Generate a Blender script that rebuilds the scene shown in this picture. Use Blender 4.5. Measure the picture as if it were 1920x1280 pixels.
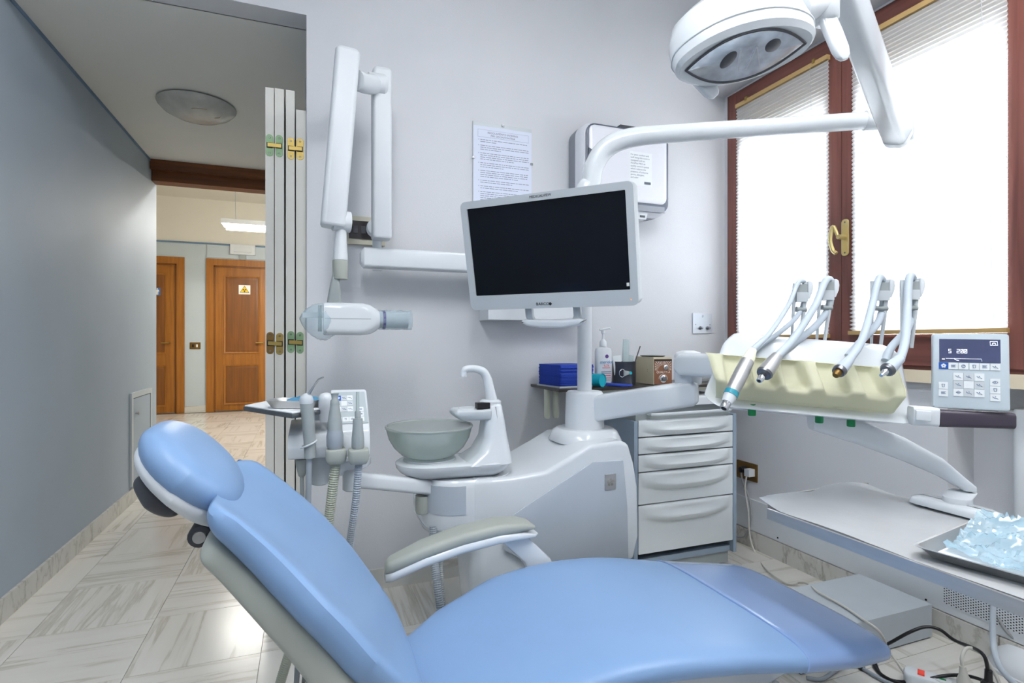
import bpy, bmesh, math, random
from math import sin, cos, pi, radians
from mathutils import Vector, Matrix

random.seed(7)
for o in list(bpy.data.objects):
    bpy.data.objects.remove(o, do_unlink=True)
SC = bpy.context.scene
C = SC.collection

# ------------------------------------------------------------------ camera
FPX, EYE, YAW = 1020.0, 1.05, radians(20.6)
cam_d = bpy.data.cameras.new('camera')
cam_d.sensor_width = 36.0
cam_d.lens = FPX / 1920.0 * 36.0
cam_d.clip_start = 0.02
cam_o = bpy.data.objects.new('camera', cam_d)
C.objects.link(cam_o)
cam_o.location = (0, 0, EYE)
cam_o.rotation_euler = (pi / 2, 0, -YAW)
SC.camera = cam_o

# ------------------------------------------------------------------ world, exposure
SKY, LAMP, LOBBY = 20.0, 50.0, 60.0
world = bpy.data.worlds.new('sky')
SC.world = world
world.use_nodes = True
bg = world.node_tree.nodes['Background']
bg.inputs[0].default_value = (0.86, 0.93, 1.0, 1)
bg.inputs[1].default_value = SKY
SC.view_settings.view_transform = 'Standard'
SC.view_settings.look = 'None'
SC.view_settings.gamma = 1.0
SC.view_settings.use_curve_mapping = False
SC.view_settings.exposure = 0.0

# ------------------------------------------------------------------ helpers
FWD = Vector((sin(YAW), cos(YAW), 0))
RGT = Vector((cos(YAW), -sin(YAW), 0))
UPV = Vector((0, 0, 1))
EYEV = Vector((0, 0, EYE))


def ray(u, v):
    return FWD + RGT * ((u - 960) / FPX) + UPV * ((640 - v) / FPX)


def PF(u, v, f):            # a point of the room by sight line and distance along the view axis
    return EYEV + ray(u, v) * f


def PY(u, v, y):
    d = ray(u, v)
    return EYEV + d * (y / d.y)


def PX(u, v, x):
    d = ray(u, v)
    return EYEV + d * (x / d.x)


def PZ(u, v, z):
    d = ray(u, v)
    return EYEV + d * ((z - EYE) / d.z)


def lin(c):
    c = c / 255.0
    return c / 12.92 if c <= 0.04045 else ((c + 0.055) / 1.055) ** 2.4


def rgb(r, g, b):
    return (lin(r), lin(g), lin(b), 1)


MATS = {}


def mat(name, col, rough=0.5, metal=0.0, noise=0.04, scale=12.0, bump=0.0, bscale=200.0, coat=0.0, trans=0.0, ior=1.45, alpha=1.0, spec=0.5, emit=None, estr=0.0, stretch=None):
    m = bpy.data.materials.new(name)
    m.use_nodes = True
    nt = m.node_tree
    b = nt.nodes['Principled BSDF']
    b.inputs['Roughness'].default_value = rough
    b.inputs['Metallic'].default_value = metal
    b.inputs['IOR'].default_value = ior
    b.inputs['Coat Weight'].default_value = coat
    b.inputs['Coat Roughness'].default_value = 0.08
    b.inputs['Transmission Weight'].default_value = trans
    b.inputs['Alpha'].default_value = alpha
    b.inputs['Specular IOR Level'].default_value = spec
    tc = nt.nodes.new('ShaderNodeTexCoord')
    mp = nt.nodes.new('ShaderNodeMapping')
    nt.links.new(tc.outputs['Object'], mp.inputs[0])
    if stretch:
        mp.inputs['Scale'].default_value = stretch
    nz = nt.nodes.new('ShaderNodeTexNoise')
    nz.inputs['Scale'].default_value = scale
    nz.inputs['Detail'].default_value = 4
    nt.links.new(mp.outputs[0], nz.inputs['Vector'])
    rp = nt.nodes.new('ShaderNodeValToRGB')
    rp.color_ramp.elements[0].position = 0.3
    rp.color_ramp.elements[1].position = 0.7
    rp.color_ramp.elements[0].color = tuple(c * (1 - noise) for c in col[:3]) + (1,)
    rp.color_ramp.elements[1].color = tuple(min(1, c * (1 + noise)) for c in col[:3]) + (1,)
    nt.links.new(nz.outputs['Fac'], rp.inputs[0])
    nt.links.new(rp.outputs[0], b.inputs['Base Color'])
    if bump:
        n2 = nt.nodes.new('ShaderNodeTexNoise')
        n2.inputs['Scale'].default_value = bscale
        n2.inputs['Detail'].default_value = 3
        nt.links.new(tc.outputs['Object'], n2.inputs['Vector'])
        bp = nt.nodes.new('ShaderNodeBump')
        bp.inputs['Strength'].default_value = bump
        bp.inputs['Distance'].default_value = 0.002
        nt.links.new(n2.outputs['Fac'], bp.inputs['Height'])
        nt.links.new(bp.outputs[0], b.inputs['Normal'])
    if emit:
        b.inputs['Emission Color'].default_value = emit
        b.inputs['Emission Strength'].default_value = estr
    MATS[name] = m
    return m


def wood(name, c1, c2, rough=0.4, axis='Z', scale=30):
    m = bpy.data.materials.new(name)
    m.use_nodes = True
    nt = m.node_tree
    b = nt.nodes['Principled BSDF']
    b.inputs['Roughness'].default_value = rough
    tc = nt.nodes.new('ShaderNodeTexCoord')
    mp = nt.nodes.new('ShaderNodeMapping')
    s = {'X': (0.06, 1, 1), 'Y': (1, 0.06, 1), 'Z': (1, 1, 0.06)}[axis]
    mp.inputs['Scale'].default_value = s
    nt.links.new(tc.outputs['Object'], mp.inputs[0])
    nz = nt.nodes.new('ShaderNodeTexNoise')
    nz.inputs['Scale'].default_value = scale
    nz.inputs['Detail'].default_value = 6
    nz.inputs['Distortion'].default_value = 0.6
    nt.links.new(mp.outputs[0], nz.inputs['Vector'])
    rp = nt.nodes.new('ShaderNodeValToRGB')
    rp.color_ramp.elements[0].position = 0.32
    rp.color_ramp.elements[1].position = 0.68
    rp.color_ramp.elements[0].color = c1
    rp.color_ramp.elements[1].color = c2
    nt.links.new(nz.outputs['Fac'], rp.inputs[0])
    nt.links.new(rp.outputs[0], b.inputs['Base Color'])
    MATS[name] = m
    return m


def marble(name, base, vein, rough=0.16, spread=1.0):
    m = bpy.data.materials.new(name)
    m.use_nodes = True
    nt = m.node_tree
    L = nt.links.new
    b = nt.nodes['Principled BSDF']
    b.inputs['Roughness'].default_value = rough
    tc = nt.nodes.new('ShaderNodeTexCoord')
    oi = nt.nodes.new('ShaderNodeObjectInfo')
    mul = nt.nodes.new('ShaderNodeMath')
    mul.operation = 'MULTIPLY'
    mul.inputs[1].default_value = 37.0
    L(oi.outputs['Random'], mul.inputs[0])
    add = nt.nodes.new('ShaderNodeVectorMath')
    add.operation = 'ADD'
    L(tc.outputs['Object'], add.inputs[0])
    L(mul.outputs[0], add.inputs[1])
    mp = nt.nodes.new('ShaderNodeMapping')
    mp.inputs['Rotation'].default_value = (0, 0, radians(9))
    mp.inputs['Scale'].default_value = (0.16, 2.0, 1.0)
    L(add.outputs[0], mp.inputs[0])
    n1 = nt.nodes.new('ShaderNodeTexNoise')
    n1.inputs['Scale'].default_value = 5.5
    n1.inputs['Detail'].default_value = 6
    n1.inputs['Roughness'].default_value = 0.6
    n1.inputs['Distortion'].default_value = 0.35
    L(mp.outputs[0], n1.inputs['Vector'])
    r1 = nt.nodes.new('ShaderNodeValToRGB')
    e = r1.color_ramp.elements
    e[0].position = 0.36
    e[0].color = (0, 0, 0, 1)
    e[1].position = 0.66
    e[1].color = (0, 0, 0, 1)
    x = e.new(0.50)
    x.color = (0.12, 0.12, 0.12, 1)
    x = e.new(0.545)
    x.color = (0.9, 0.9, 0.9, 1)
    x = e.new(0.575)
    x.color = (0.25, 0.25, 0.25, 1)
    L(n1.outputs['Fac'], r1.inputs[0])
    n2 = nt.nodes.new('ShaderNodeTexNoise')
    n2.inputs['Scale'].default_value = 14
    n2.inputs['Detail'].default_value = 8
    L(mp.outputs[0], n2.inputs['Vector'])
    m2 = nt.nodes.new('ShaderNodeMath')
    m2.operation = 'MULTIPLY'
    L(r1.outputs[0], m2.inputs[0])
    L(n2.outputs['Fac'], m2.inputs[1])
    m3 = nt.nodes.new('ShaderNodeMath')
    m3.operation = 'MULTIPLY'
    m3.inputs[1].default_value = 1.45 * spread
    m3.use_clamp = True
    L(m2.outputs[0], m3.inputs[0])
    mx = nt.nodes.new('ShaderNodeMixRGB')
    mx.inputs[1].default_value = base
    mx.inputs[2].default_value = vein
    L(m3.outputs[0], mx.inputs[0])
    L(mx.outputs[0], b.inputs['Base Color'])
    MATS[name] = m
    return m


W = {}


def reg(o, parent, M):
    W[o] = M
    C.objects.link(o)
    if parent is not None:
        o.parent = parent
        o.matrix_local = W[parent].inverted() @ M
    else:
        o.matrix_world = M


def thing(name, label, cat, loc=(0, 0, 0), group=None, M=None):
    o = bpy.data.objects.new(name, None)
    o.empty_display_size = 0.05
    reg(o, None, M if M is not None else Matrix.Translation(Vector(loc)))
    tag(o, label, cat, group)
    return o


def tag(o, label=None, cat=None, group=None, kind=None):
    if label: o['label'] = label
    if cat: o['category'] = cat
    if group: o['group'] = group
    if kind: o['kind'] = kind
    return o


def bevel_bm(bm, off, seg=2, ang=30):
    es = [e for e in bm.edges if len(e.link_faces) == 2 and e.calc_face_angle(0) > radians(ang)]
    if es:
        bmesh.ops.bevel(bm, geom=es, offset=off, segments=seg, profile=0.5, affect='EDGES', clamp_overlap=True)


def obj(name, bm, m, parent=None, bev=0, seg=2, smooth=38, M=None, label=None):
    if bev:
        bevel_bm(bm, bev, seg)
    if M is not None:
        bm.transform(M)
    bm.normal_update()
    vs = [v.co for v in bm.verts]
    lo = Vector((min(v.x for v in vs), min(v.y for v in vs), min(v.z for v in vs)))
    hi = Vector((max(v.x for v in vs), max(v.y for v in vs), max(v.z for v in vs)))
    org = Vector(((lo.x + hi.x) / 2, (lo.y + hi.y) / 2, lo.z))
    bmesh.ops.translate(bm, verts=bm.verts, vec=-org)
    me = bpy.data.meshes.new(name)
    bm.to_mesh(me)
    bm.free()
    if smooth:
        for p in me.polygons:
            p.use_smooth = True
        me.set_sharp_from_angle(angle=radians(smooth))
    mm = MATS[m] if isinstance(m, str) else m
    me.materials.append(mm)
    o = bpy.data.objects.new(name, me)
    reg(o, parent, Matrix.Translation(org))
    if label: o['label'] = label
    return o


def struct(name, bm, m, parent=None, label=None, cat=None, **k):
    o = obj(name, bm, m, parent, **k)
    if parent is None:
        o['kind'] = 'structure'
        if label: o['label'] = label
        o['category'] = cat or name.split('_')[0]
    return o


def nb():
    return bmesh.new()


def box(bm, x0, x1, y0, y1, z0, z1):
    vs = [bm.verts.new(p) for p in ((x0, y0, z0), (x1, y0, z0), (x1, y1, z0), (x0, y1, z0), (x0, y0, z1), (x1, y0, z1), (x1, y1, z1), (x0, y1, z1))]
    for f in ((3, 2, 1, 0), (4, 5, 6, 7), (0, 1, 5, 4), (1, 2, 6, 5), (2, 3, 7, 6), (3, 0, 4, 7)):
        bm.faces.new([vs[i] for i in f])
    return bm


def bx(x0, x1, y0, y1, z0, z1):
    return box(nb(), x0, x1, y0, y1, z0, z1)


def loft(bm, rings, cap=True, closed=True):
    vr = [[bm.verts.new(p) for p in r] for r in rings]
    n = len(vr[0])
    for a, b in zip(vr, vr[1:]):
        for i in range(n if closed else n - 1):
            j = (i + 1) % n
            bm.faces.new((a[i], a[j], b[j], b[i]))
    if cap:
        bm.faces.new(list(reversed(vr[0])))
        bm.faces.new(vr[-1])
    bmesh.ops.recalc_face_normals(bm, faces=bm.faces)
    return bm


def catmull(pts, n=6):
    pts = [Vector(p) for p in pts]
    if len(pts) < 3:
        return pts
    out = []
    P = [pts[0] * 2 - pts[1]] + pts + [pts[-1] * 2 - pts[-2]]
    for i in range(1, len(P) - 2):
        p0, p1, p2, p3 = P[i - 1], P[i], P[i + 1], P[i + 2]
        for k in range(n):
            t = k / n
            out.append(0.5 * ((2 * p1) + (-p0 + p2) * t + (2 * p0 - 5 * p1 + 4 * p2 - p3) * t * t + (-p0 + 3 * p1 - 3 * p2 + p3) * t ** 3))
    out.append(pts[-1])
    return out


def frames(path):
    path = [Vector(p) for p in path]
    T = []
    for i in range(len(path)):
        a = path[max(0, i - 1)]
        b = path[min(len(path) - 1, i + 1)]
        T.append((b - a).normalized())
    n = T[0].orthogonal().normalized()
    out = []
    for i, t in enumerate(T):
        n = (n - t * n.dot(t))
        if n.length < 1e-6:
            n = t.orthogonal()
        n.normalize()
        out.append((path[i], t, n, t.cross(n)))
    return out


def tube(bm, pts, r, seg=10, smooth=0, ribs=0):
    path = catmull(pts, smooth) if smooth else [Vector(p) for p in pts]
    fr = frames(path)
    m = len(fr)
    rings = []
    for i, (p, t, n, b) in enumerate(fr):
        rr = r
        if isinstance(r, (list, tuple)):
            x = i / (m - 1) * (len(r) - 1)
            k = min(int(x), len(r) - 2)
            rr = r[k] + (r[k + 1] - r[k]) * (x - k)
        rings.append([p + (n * cos(2 * pi * j / seg) + b * sin(2 * pi * j / seg)) * rr for j in range(seg)])
    return loft(bm, rings)


def ribbed(bm, pts, r, pitch=0.006, depth=0.0016, seg=12):
    path = catmull(pts, 10)
    L = [0]
    for a, b in zip(path, path[1:]):
        L.append(L[-1] + (b - a).length)
    n = max(4, int(L[-1] / pitch)) * 2
    res = []
    k = 0
    for i in range(n + 1):
        s = L[-1] * i / n
        while k < len(L) - 2 and L[k + 1] < s:
            k += 1
        t = (s - L[k]) / max(1e-9, L[k + 1] - L[k])
        res.append(path[k].lerp(path[k + 1], t))
    rings = []
    for i, (p, t, nn, b) in enumerate(frames(res)):
        rr = r - (depth if i % 2 else 0)
        rings.append([p + (nn * cos(2 * pi * j / seg) + b * sin(2 * pi * j / seg)) * rr for j in range(seg)])
    return loft(bm, rings)


def rod(bm, a, b, r, seg=14):
    return tube(bm, [a, b], r, seg)


def axis_matrix(o, z, x=None):
    z = Vector(z).normalized()
    if x is None:
        x = z.orthogonal()
    x = Vector(x)
    x = (x - z * x.dot(z)).normalized()
    y = z.cross(x)
    M = Matrix((x, y, z)).transposed().to_4x4()
    M.translation = Vector(o)
    return M


def lathe(bm, prof, M=None, seg=28, sx=1.0, sy=1.0, cap=True):
    rings = []
    for r, z in prof:
        r = max(r, 1e-4)
        rings.append([Vector((r * cos(2 * pi * j / seg) * sx, r * sin(2 * pi * j / seg) * sy, z)) for j in range(seg)])
    if M is not None:
        rings = [[M @ p for p in r] for r in rings]
    return loft(bm, rings, cap)


def prism(bm, prof, M, h):
    """extrude polygon prof (local xy) along local z from 0 to h, placed by M"""
    return loft(bm, [[M @ Vector((x, y, 0)) for x, y in prof], [M @ Vector((x, y, h)) for x, y in prof]])


def prism_xz(bm, prof, y0, y1):
    return loft(bm, [[Vector((x, y0, z)) for x, z in prof], [Vector((x, y1, z)) for x, z in prof]])


def rrect(w, h, r, n=5, cx=0, cy=0):
    out = []
    for (sx, sy, a0) in ((1, 1, 0), (-1, 1, 90), (-1, -1, 180), (1, -1, 270)):
        for i in range(n + 1):
            a = radians(a0 + 90 * i / n)
            out.append((cx + sx * (w / 2 - r) + r * cos(a), cy + sy * (h / 2 - r) + r * sin(a)))
    return out


def interp(tab, x):
    if x <= tab[0][0]:
        return tab[0][1]
    for (a, va), (b, vb) in zip(tab, tab[1:]):
        if x <= b:
            t = (x - a) / (b - a)
            t = t * t * (3 - 2 * t) * 0.35 + t * 0.65
            return va + (vb - va) * t
    return tab[-1][1]


def text_bm(s, size, M, depth=0.0004, align='CENTER', squash=1.0):
    cu = bpy.data.curves.new('lettering', 'FONT')
    cu.body = s
    cu.size = size
    cu.align_x = align
    cu.align_y = 'CENTER'
    cu.extrude = depth
    cu.resolution_u = 2
    ob = bpy.data.objects.new('lettering', cu)
    C.objects.link(ob)
    dg = bpy.context.evaluated_depsgraph_get()
    me = bpy.data.meshes.new_from_object(ob.evaluated_get(dg))
    bm = nb()
    bm.from_mesh(me)
    bpy.data.objects.remove(ob, do_unlink=True)
    bpy.data.meshes.remove(me)
    bm.transform(M @ Matrix.Diagonal((squash, 1, 1, 1)))
    return bm


# ------------------------------------------------------------------ materials
mat('wall_paint', rgb(208, 209, 213), 0.6, noise=0.015, scale=3, bump=0.25, bscale=260)
mat('wall_satin', rgb(168, 180, 192), 0.55, noise=0.03, scale=2, bump=0.08, bscale=120)
mat('ceiling_paint', rgb(232, 230, 224), 0.7, noise=0.015, scale=3)
mat('cream_paint', rgb(228, 224, 213), 0.7, noise=0.015, scale=3)
mat('lobby_blue', rgb(186, 197, 202), 0.5, noise=0.02, scale=3)
mat('trim_blue', rgb(104, 130, 158), 0.5)
wood('wood_mahogany', rgb(90, 50, 43), rgb(120, 70, 60), 0.42)
wood('wood_mahogany_y', rgb(90, 50, 43), rgb(120, 70, 60), 0.42, axis='Y')
wood('wood_oak', rgb(138, 84, 18), rgb(164, 103, 28), 0.45)
wood('wood_oak_dark', rgb(106, 62, 12), rgb(130, 76, 18), 0.45)
wood('wood_lintel', rgb(96, 52, 20), rgb(128, 72, 30), 0.45, axis='X')
marble('marble_tile', rgb(224, 221, 214), rgb(172, 165, 148), .2, .9)
marble('marble_skirt', rgb(208, 206, 200), rgb(160, 157, 147), 0.3, 1.1)
mat('joint', rgb(120, 114, 104), 0.8)
mat('white_gloss', rgb(215, 220, 224), 0.22, noise=0.01, coat=0.3)
mat('white_satin', rgb(214, 218, 222), 0.4, noise=0.01)
mat('white_matt', rgb(226, 228, 230), 0.6, noise=0.02)
mat('grey_plastic', rgb(150, 157, 157), 0.42, noise=0.02)
mat('grey_gloss', rgb(176, 184, 193), 0.22, noise=0.01, coat=0.2)
mat('light_grey', rgb(196, 202, 206), 0.4, noise=0.015)
mat('warm_grey', rgb(162, 166, 158), 0.45, noise=0.02)
mat('dark_grey', rgb(66, 68, 74), 0.45, noise=0.03)
mat('black_plastic', rgb(24, 24, 27), 0.4, noise=0.03)
mat('chair_blue', rgb(126, 157, 196), 0.36, noise=0.015, scale=6, bump=0.05, bscale=600, spec=0.4)
mat('steel', rgb(190, 190, 190), 0.38, metal=0.85, noise=0.04, stretch=(1, 1, 8))
mat('steel_dark', rgb(120, 122, 126), 0.35, metal=1.0, noise=0.05)
mat('chrome', rgb(220, 222, 225), 0.1, metal=1.0, noise=0.02)
mat('brass', rgb(160, 138, 78), 0.42, metal=0.8, noise=0.06)
mat('brass_light', rgb(206, 186, 128), 0.35, metal=0.7, noise=0.05)
mat('brass_green', rgb(126, 156, 118), 0.5, metal=0.4, noise=0.08)
mat('bronze_plate', rgb(124, 96, 52), 0.4, metal=0.8, noise=0.06)
mat('gold_rail', rgb(176, 146, 96), 0.5, noise=0.04)
mat('sill_cream', rgb(222, 208, 182), 0.5, noise=0.02)
mat('tube_light', rgb(255, 255, 255), 0.5, emit=(0.97, 0.985, 1, 1), estr=LAMP)
mat('tube_light_lobby', rgb(255, 255, 255), 0.5, emit=(1, 0.965, 0.90, 1), estr=LOBBY)
# ------------------------------------------------------------------ room shell
XL, XR, YB, YF, ZC = -1.075, 2.13, 2.37, -1.6, 3.15
YL, ZK = 4.70, 2.38           # end of corridor, corridor ceiling
YE = 9.20                     # far lobby wall

floor = struct('floor', box(bx(-3.2, 2.3, YF - .1, 2.37, -.12, -.004), -3.2, 1.6, 2.37, YE + .1, -.12, -.004), 'joint', label='white veined marble tile floor of surgery, corridor and lobby', smooth=0)
TS = 0.392
tile_me = None
x0t, y0t = -0.931 - TS * 6, 2.409 - TS * 6
for i in range(0, 15):
    for j in range(0, 24):
        xa, ya = x0t + i * TS, y0t + j * TS
        xm, ym = xa + TS / 2, ya + TS / 2
        if ym > YE or xm > 2.3: continue
        if ym < 2.409:
            if xm < XL - .2 or xm > XR + .1 or ya < 0.4: continue
        elif ym < 4.76:
            if xm < XL - .2 or xm > .25: continue
        else:
            if xm < -2.45 or xm > 0.2: continue
        if tile_me is None:
            bm = bx(-TS / 2 + .0009, TS / 2 - .0009, -TS / 2 + .0009, TS / 2 - .0009, -.012, 0)
            bevel_bm(bm, .0006, 1)
            tile_me = bpy.data.meshes.new('tile')
            bm.to_mesh(tile_me); bm.free()
            tile_me.materials.append(MATS['marble_tile'])
        o = bpy.data.objects.new('tile', tile_me)
        rz = (0 if (i + j) % 2 else pi / 2) + random.choice((0, pi))
        reg(o, floor, Matrix.Translation((xm, ym, random.uniform(-.0003, .0003))) @ Matrix.Rotation(rz, 4, 'Z'))

struct('ceiling', bx(XL - .1, XR + .2, YF - .1, YB + .12, ZC, ZC + .1), 'ceiling_paint', label='white ceiling above the dental surgery', smooth=0)
struct('ceiling_corridor', bx(XL - .1, .15, YB + .115, YL + .1, ZK, ZK + .1), 'ceiling_paint', label='low off-white ceiling over the corridor', smooth=0)
struct('ceiling_lobby', bx(-3.2, 1.6, YL, YE + .1, 3.17, 3.27), 'cream_paint', label='cream ceiling of the lobby beyond the corridor', smooth=0)
bm = bx(-.004, XR + .2, YB, YB + .12, 0, ZC)
box(bm, XL - .1, -.004, YB, YB + .12, ZK, ZC)
struct('wall_back', bm, 'wall_paint', label='pale grey back wall behind the dental unit', smooth=0)
struct('wall_left', bx(XL - .12, XL, YF - .1, YL + .119, 0, ZC), 'wall_satin', label='satin blue-grey wall along the corridor at left', smooth=0)
struct('wall_front', bx(XL - .1, XR + .2, YF - .1, YF, 0, ZC), 'wall_paint', label='pale grey wall behind the photographer', smooth=0)
struct('wall_corridor', box(bx(-.004, .15, YB + .12, 2.94, 0, ZK), -.010, .15, 2.94, YL, 0, ZK), 'wall_satin', label='corridor wall behind the folded door', smooth=0)
# lobby
bm = bx(-3.2, XL - .12, YL, YL + .12, 0, 3.17)
box(bm, .03, 1.6, YL, YL + .12, 0, 3.17)
box(bm, XL, .03, YL, YL + .12, 2.36, 3.17)
struct('wall_lobby', bm, 'cream_paint', label='lobby wall around the end of the corridor', smooth=0)
bm = bx(-3.3, -3.2, YL, YE, 0, 3.17)
struct('wall_lobby_left', bm, 'cream_paint', label='left side wall of the lobby', smooth=0)
bm = bx(1.6, 1.7, YL, YE, 0, 3.17)
struct('wall_lobby_right', bm, 'cream_paint', label='right side wall of the lobby', smooth=0)
bm = bx(-3.3, 1.7, YE, YE + .1, 2.5, 3.17)
struct('wall_far', bm, 'cream_paint', label='cream upper wall at the far end of the lobby', smooth=0)
DX = [(-2.55, -1.69), (-1.41, -.45)]     # outer frame x-ranges of the two far doors
bm = bx(-3.3, DX[0][0], YE - .02, YE + .1, 0, 2.5)
box(bm, DX[0][1], DX[1][0], YE - .02, YE + .1, 0, 2.5)
box(bm, DX[1][1], 1.7, YE - .02, YE + .1, 0, 2.5)
for a, b in DX:
    box(bm, a, b, YE - .02, YE + .1, 2.285, 2.5)
box(bm, -3.3, 1.7, YE + .04, YE + .1, 0, 2.3)
struct('wall_far_lower', bm, 'lobby_blue', label='pale blue painted dado of the far lobby wall', smooth=0)
struct('trim_5', bx(-3.2, 1.6, YE - .03, YE, 2.495, 2.52), 'trim_blue', label='thin blue line along the top of the lobby dado', smooth=0)
bm = bx(-1.40, -.35, YE - .04, YE - .02, 2.30, 2.49)
struct('trim_6', bm, 'lobby_blue', label='raised pale blue box panel above the right far door', bev=.004)
# baseboards
def skirt(name, x0, x1, y0, y1, label, h=.085, m='marble_skirt'):
    return struct(name, bx(x0, x1, y0, y1, 0, h), m, label=label, bev=.003, seg=1, smooth=0)
skirt('baseboard_back', 0, XR, YB - .012, YB, 'veined marble baseboard under the back wall')
skirt('baseboard_left', XL, XL + .012, YF, YL, 'veined marble baseboard along the left wall', h=.09)
bb = struct('baseboard_right', bx(XR - .006, XR, YF, YB, 0, .08), 'marble_skirt', label='grey veined marble baseboard below the heating panel', smooth=0)
yy = YB
while yy > -.2:
    obj('tile', bx(XR - .016, XR - .004, yy - .42, yy - .002, 0, .086), 'marble_skirt', bb, smooth=0)
    yy -= .422
skirt('baseboard_far', DX[0][1], DX[1][0], YE - .035, YE - .02, 'marble baseboard between the two far doors', h=.1)
# corridor trims
struct('trim_1', bx(XL, XL + .006, YB + .12, YL, ZK - .016, ZK), 'trim_blue', label='thin blue strip between left wall and corridor ceiling', smooth=0)
bm = bx(XL, .03, YL - .07, YL + .06, 2.31, ZK)
box(bm, XL, .03, YL - .02, YL + .1, 2.235, 2.32)
struct('trim_2', bm, 'wood_lintel', label='brown wooden lintel at the far end of the corridor', bev=.006)

# ---- right wall with window opening, shutter box and radiator niche
WY0, WY1, WZ0, WZ1 = .984, 2.345, .945, 2.37
NY = 1.265
bm = nb()
box(bm, XR, XR + .2, NY, YB, 0, WZ0 - .045)                # below window
box(bm, XR, XR + .2, WY1, YB, WZ0 - .045, WZ1)             # sliver by the corner
box(bm, XR, XR + .2, YF, WY0, WZ0 - .045, ZC)              # camera side of window
box(bm, XR, XR + .2, WY0, YB, WZ1, ZC)                     # above
box(bm, XR, XR + .2, YF, .15, 0, WZ0 - .045)
box(bm, XR, XR + .2, .15, NY, 0, .24)
box(bm, XR + .145, XR + .3, .15, NY, .24, WZ0 - .045)      # niche back
struct('wall_right', bm, 'wall_paint', label='pale grey window wall at right', smooth=0)
struct('trim_3', bx(1.963, XR, YF, YB, 2.38, ZC), 'wall_paint', label='white boxed roller shutter housing above the window', bev=.004, seg=1, smooth=0)
struct('trim_4', bx(XR - .035, XR + .25, .15, YB, WZ0 - .045, WZ0), 'sill_cream', label='cream stone window sill', bev=.004)
hp = struct('trim_7', bx(XR - .012, XR, .15, YB - .02, .09, .245), 'white_satin', label='white low heating panel with perforated grille', bev=.002, seg=1, smooth=0)
# perforated grille: plate with staggered holes
bm = bx(XR - .014, XR - .010, .62, 1.275, .118, .215)
obj('grille_plate', bm, 'white_satin', hp, smooth=0)
bm = nb()
k = 0
yg = .63
while yg < 1.27:
    zz = .124 + (.0045 if k % 2 else 0)
    while zz < .212:
        M = axis_matrix((XR - .0138, yg, zz), (-1, 0, 0))
        vs = [bm.verts.new(M @ Vector((.0024 * cos(2 * pi * i / 6), .0024 * sin(2 * pi * i / 6), .0004))) for i in range(6)]
        bm.faces.new(vs)
        zz += .009
    yg += .0075
    k += 1
g = obj('grille_hole', bm, 'black_plastic', hp, smooth=0)
g['kind'] = 'stuff'
for yh in (1.33, 2.0):
    obj('screw_hole', lathe(nb(), [(.004, 0), (.004, .0015)], axis_matrix((XR - .012, yh, .106), (-1, 0, 0)), 10), 'black_plastic', hp)

# ---- window
win = bpy.data.objects.new('window_1', None)
reg(win, None, Matrix.Translation((XR, (WY0 + WY1) / 2, WZ0)))
tag(win, 'two-leaf window with reddish brown wooden frame', 'window', kind='structure')
XW = XR - .015
def rails(y0, y1, z0, z1, w0, w1, wb, wt, xa, xb):
    """four rails of a frame: stile at y1 side w1, at y0 side w0, bottom wb, top wt"""
    return [(xa, xb, y1 - w1, y1, z0, z1), (xa, xb, y0, y0 + w0, z0, z1), (xa + .001, xb, y0 + w0, y1 - w1, z0, z0 + wb), (xa + .001, xb, y0 + w0, y1 - w1, z1 - wt, z1)]
for q in rails(WY0, WY1, WZ0, WZ1, .022, .022, .018, .018, XW + .012, XW + .075):
    obj('frame_rail', bx(*q), 'wood_mahogany' if q[5] - q[4] > .5 else 'wood_mahogany_y', win, bev=.003, seg=1)
YM = 1.664
glass = bpy.data.materials.new('window_glass')
glass.use_nodes = True
nt = glass.node_tree
nt.nodes.remove(nt.nodes['Principled BSDF'])
tr = nt.nodes.new('ShaderNodeBsdfTransparent')
gl = nt.nodes.new('ShaderNodeBsdfGlossy'); gl.inputs['Roughness'].default_value = .02
fr_ = nt.nodes.new('ShaderNodeFresnel')
mx = nt.nodes.new('ShaderNodeMixShader')
nt.links.new(fr_.outputs[0], mx.inputs[0]); nt.links.new(tr.outputs[0], mx.inputs[1]); nt.links.new(gl.outputs[0], mx.inputs[2])
nt.links.new(mx.outputs[0], nt.nodes['Material Output'].inputs[0])
MATS['glass_pane'] = glass
sashes = []
for (a, b, w0, w1) in ((YM + .0015, WY1 - .02, .062, .085), (WY0 + .02, YM - .0015, .075, .068)):
    s = None
    qs = rails(a, b, WZ0 + .016, WZ1 - .014, w0, w1, .105, .085, XW, XW + .055)
    for n, q in enumerate(qs):
        o = obj('sash_stile' if n < 2 else 'sash_rail', bx(*q), 'wood_mahogany' if n < 2 else 'wood_mahogany_y', win, bev=.004, seg=2)
        if n == 1: s = o
    # glazing bead just inside the opening
    for q in rails(a + w0, b - w1, WZ0 + .121, WZ1 - .099, .012, .012, .012, .012, XW + .02, XW + .04):
        obj('glazing_bead', bx(*q), 'wood_mahogany', win, smooth=0)
    obj('pane', bx(XW + .03, XW + .034, a + w0 + .004, b - w1 - .004, WZ0 + .125, WZ1 - .103), glass, win, smooth=0)
    sashes.append((a + w0, b - w1))
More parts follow.
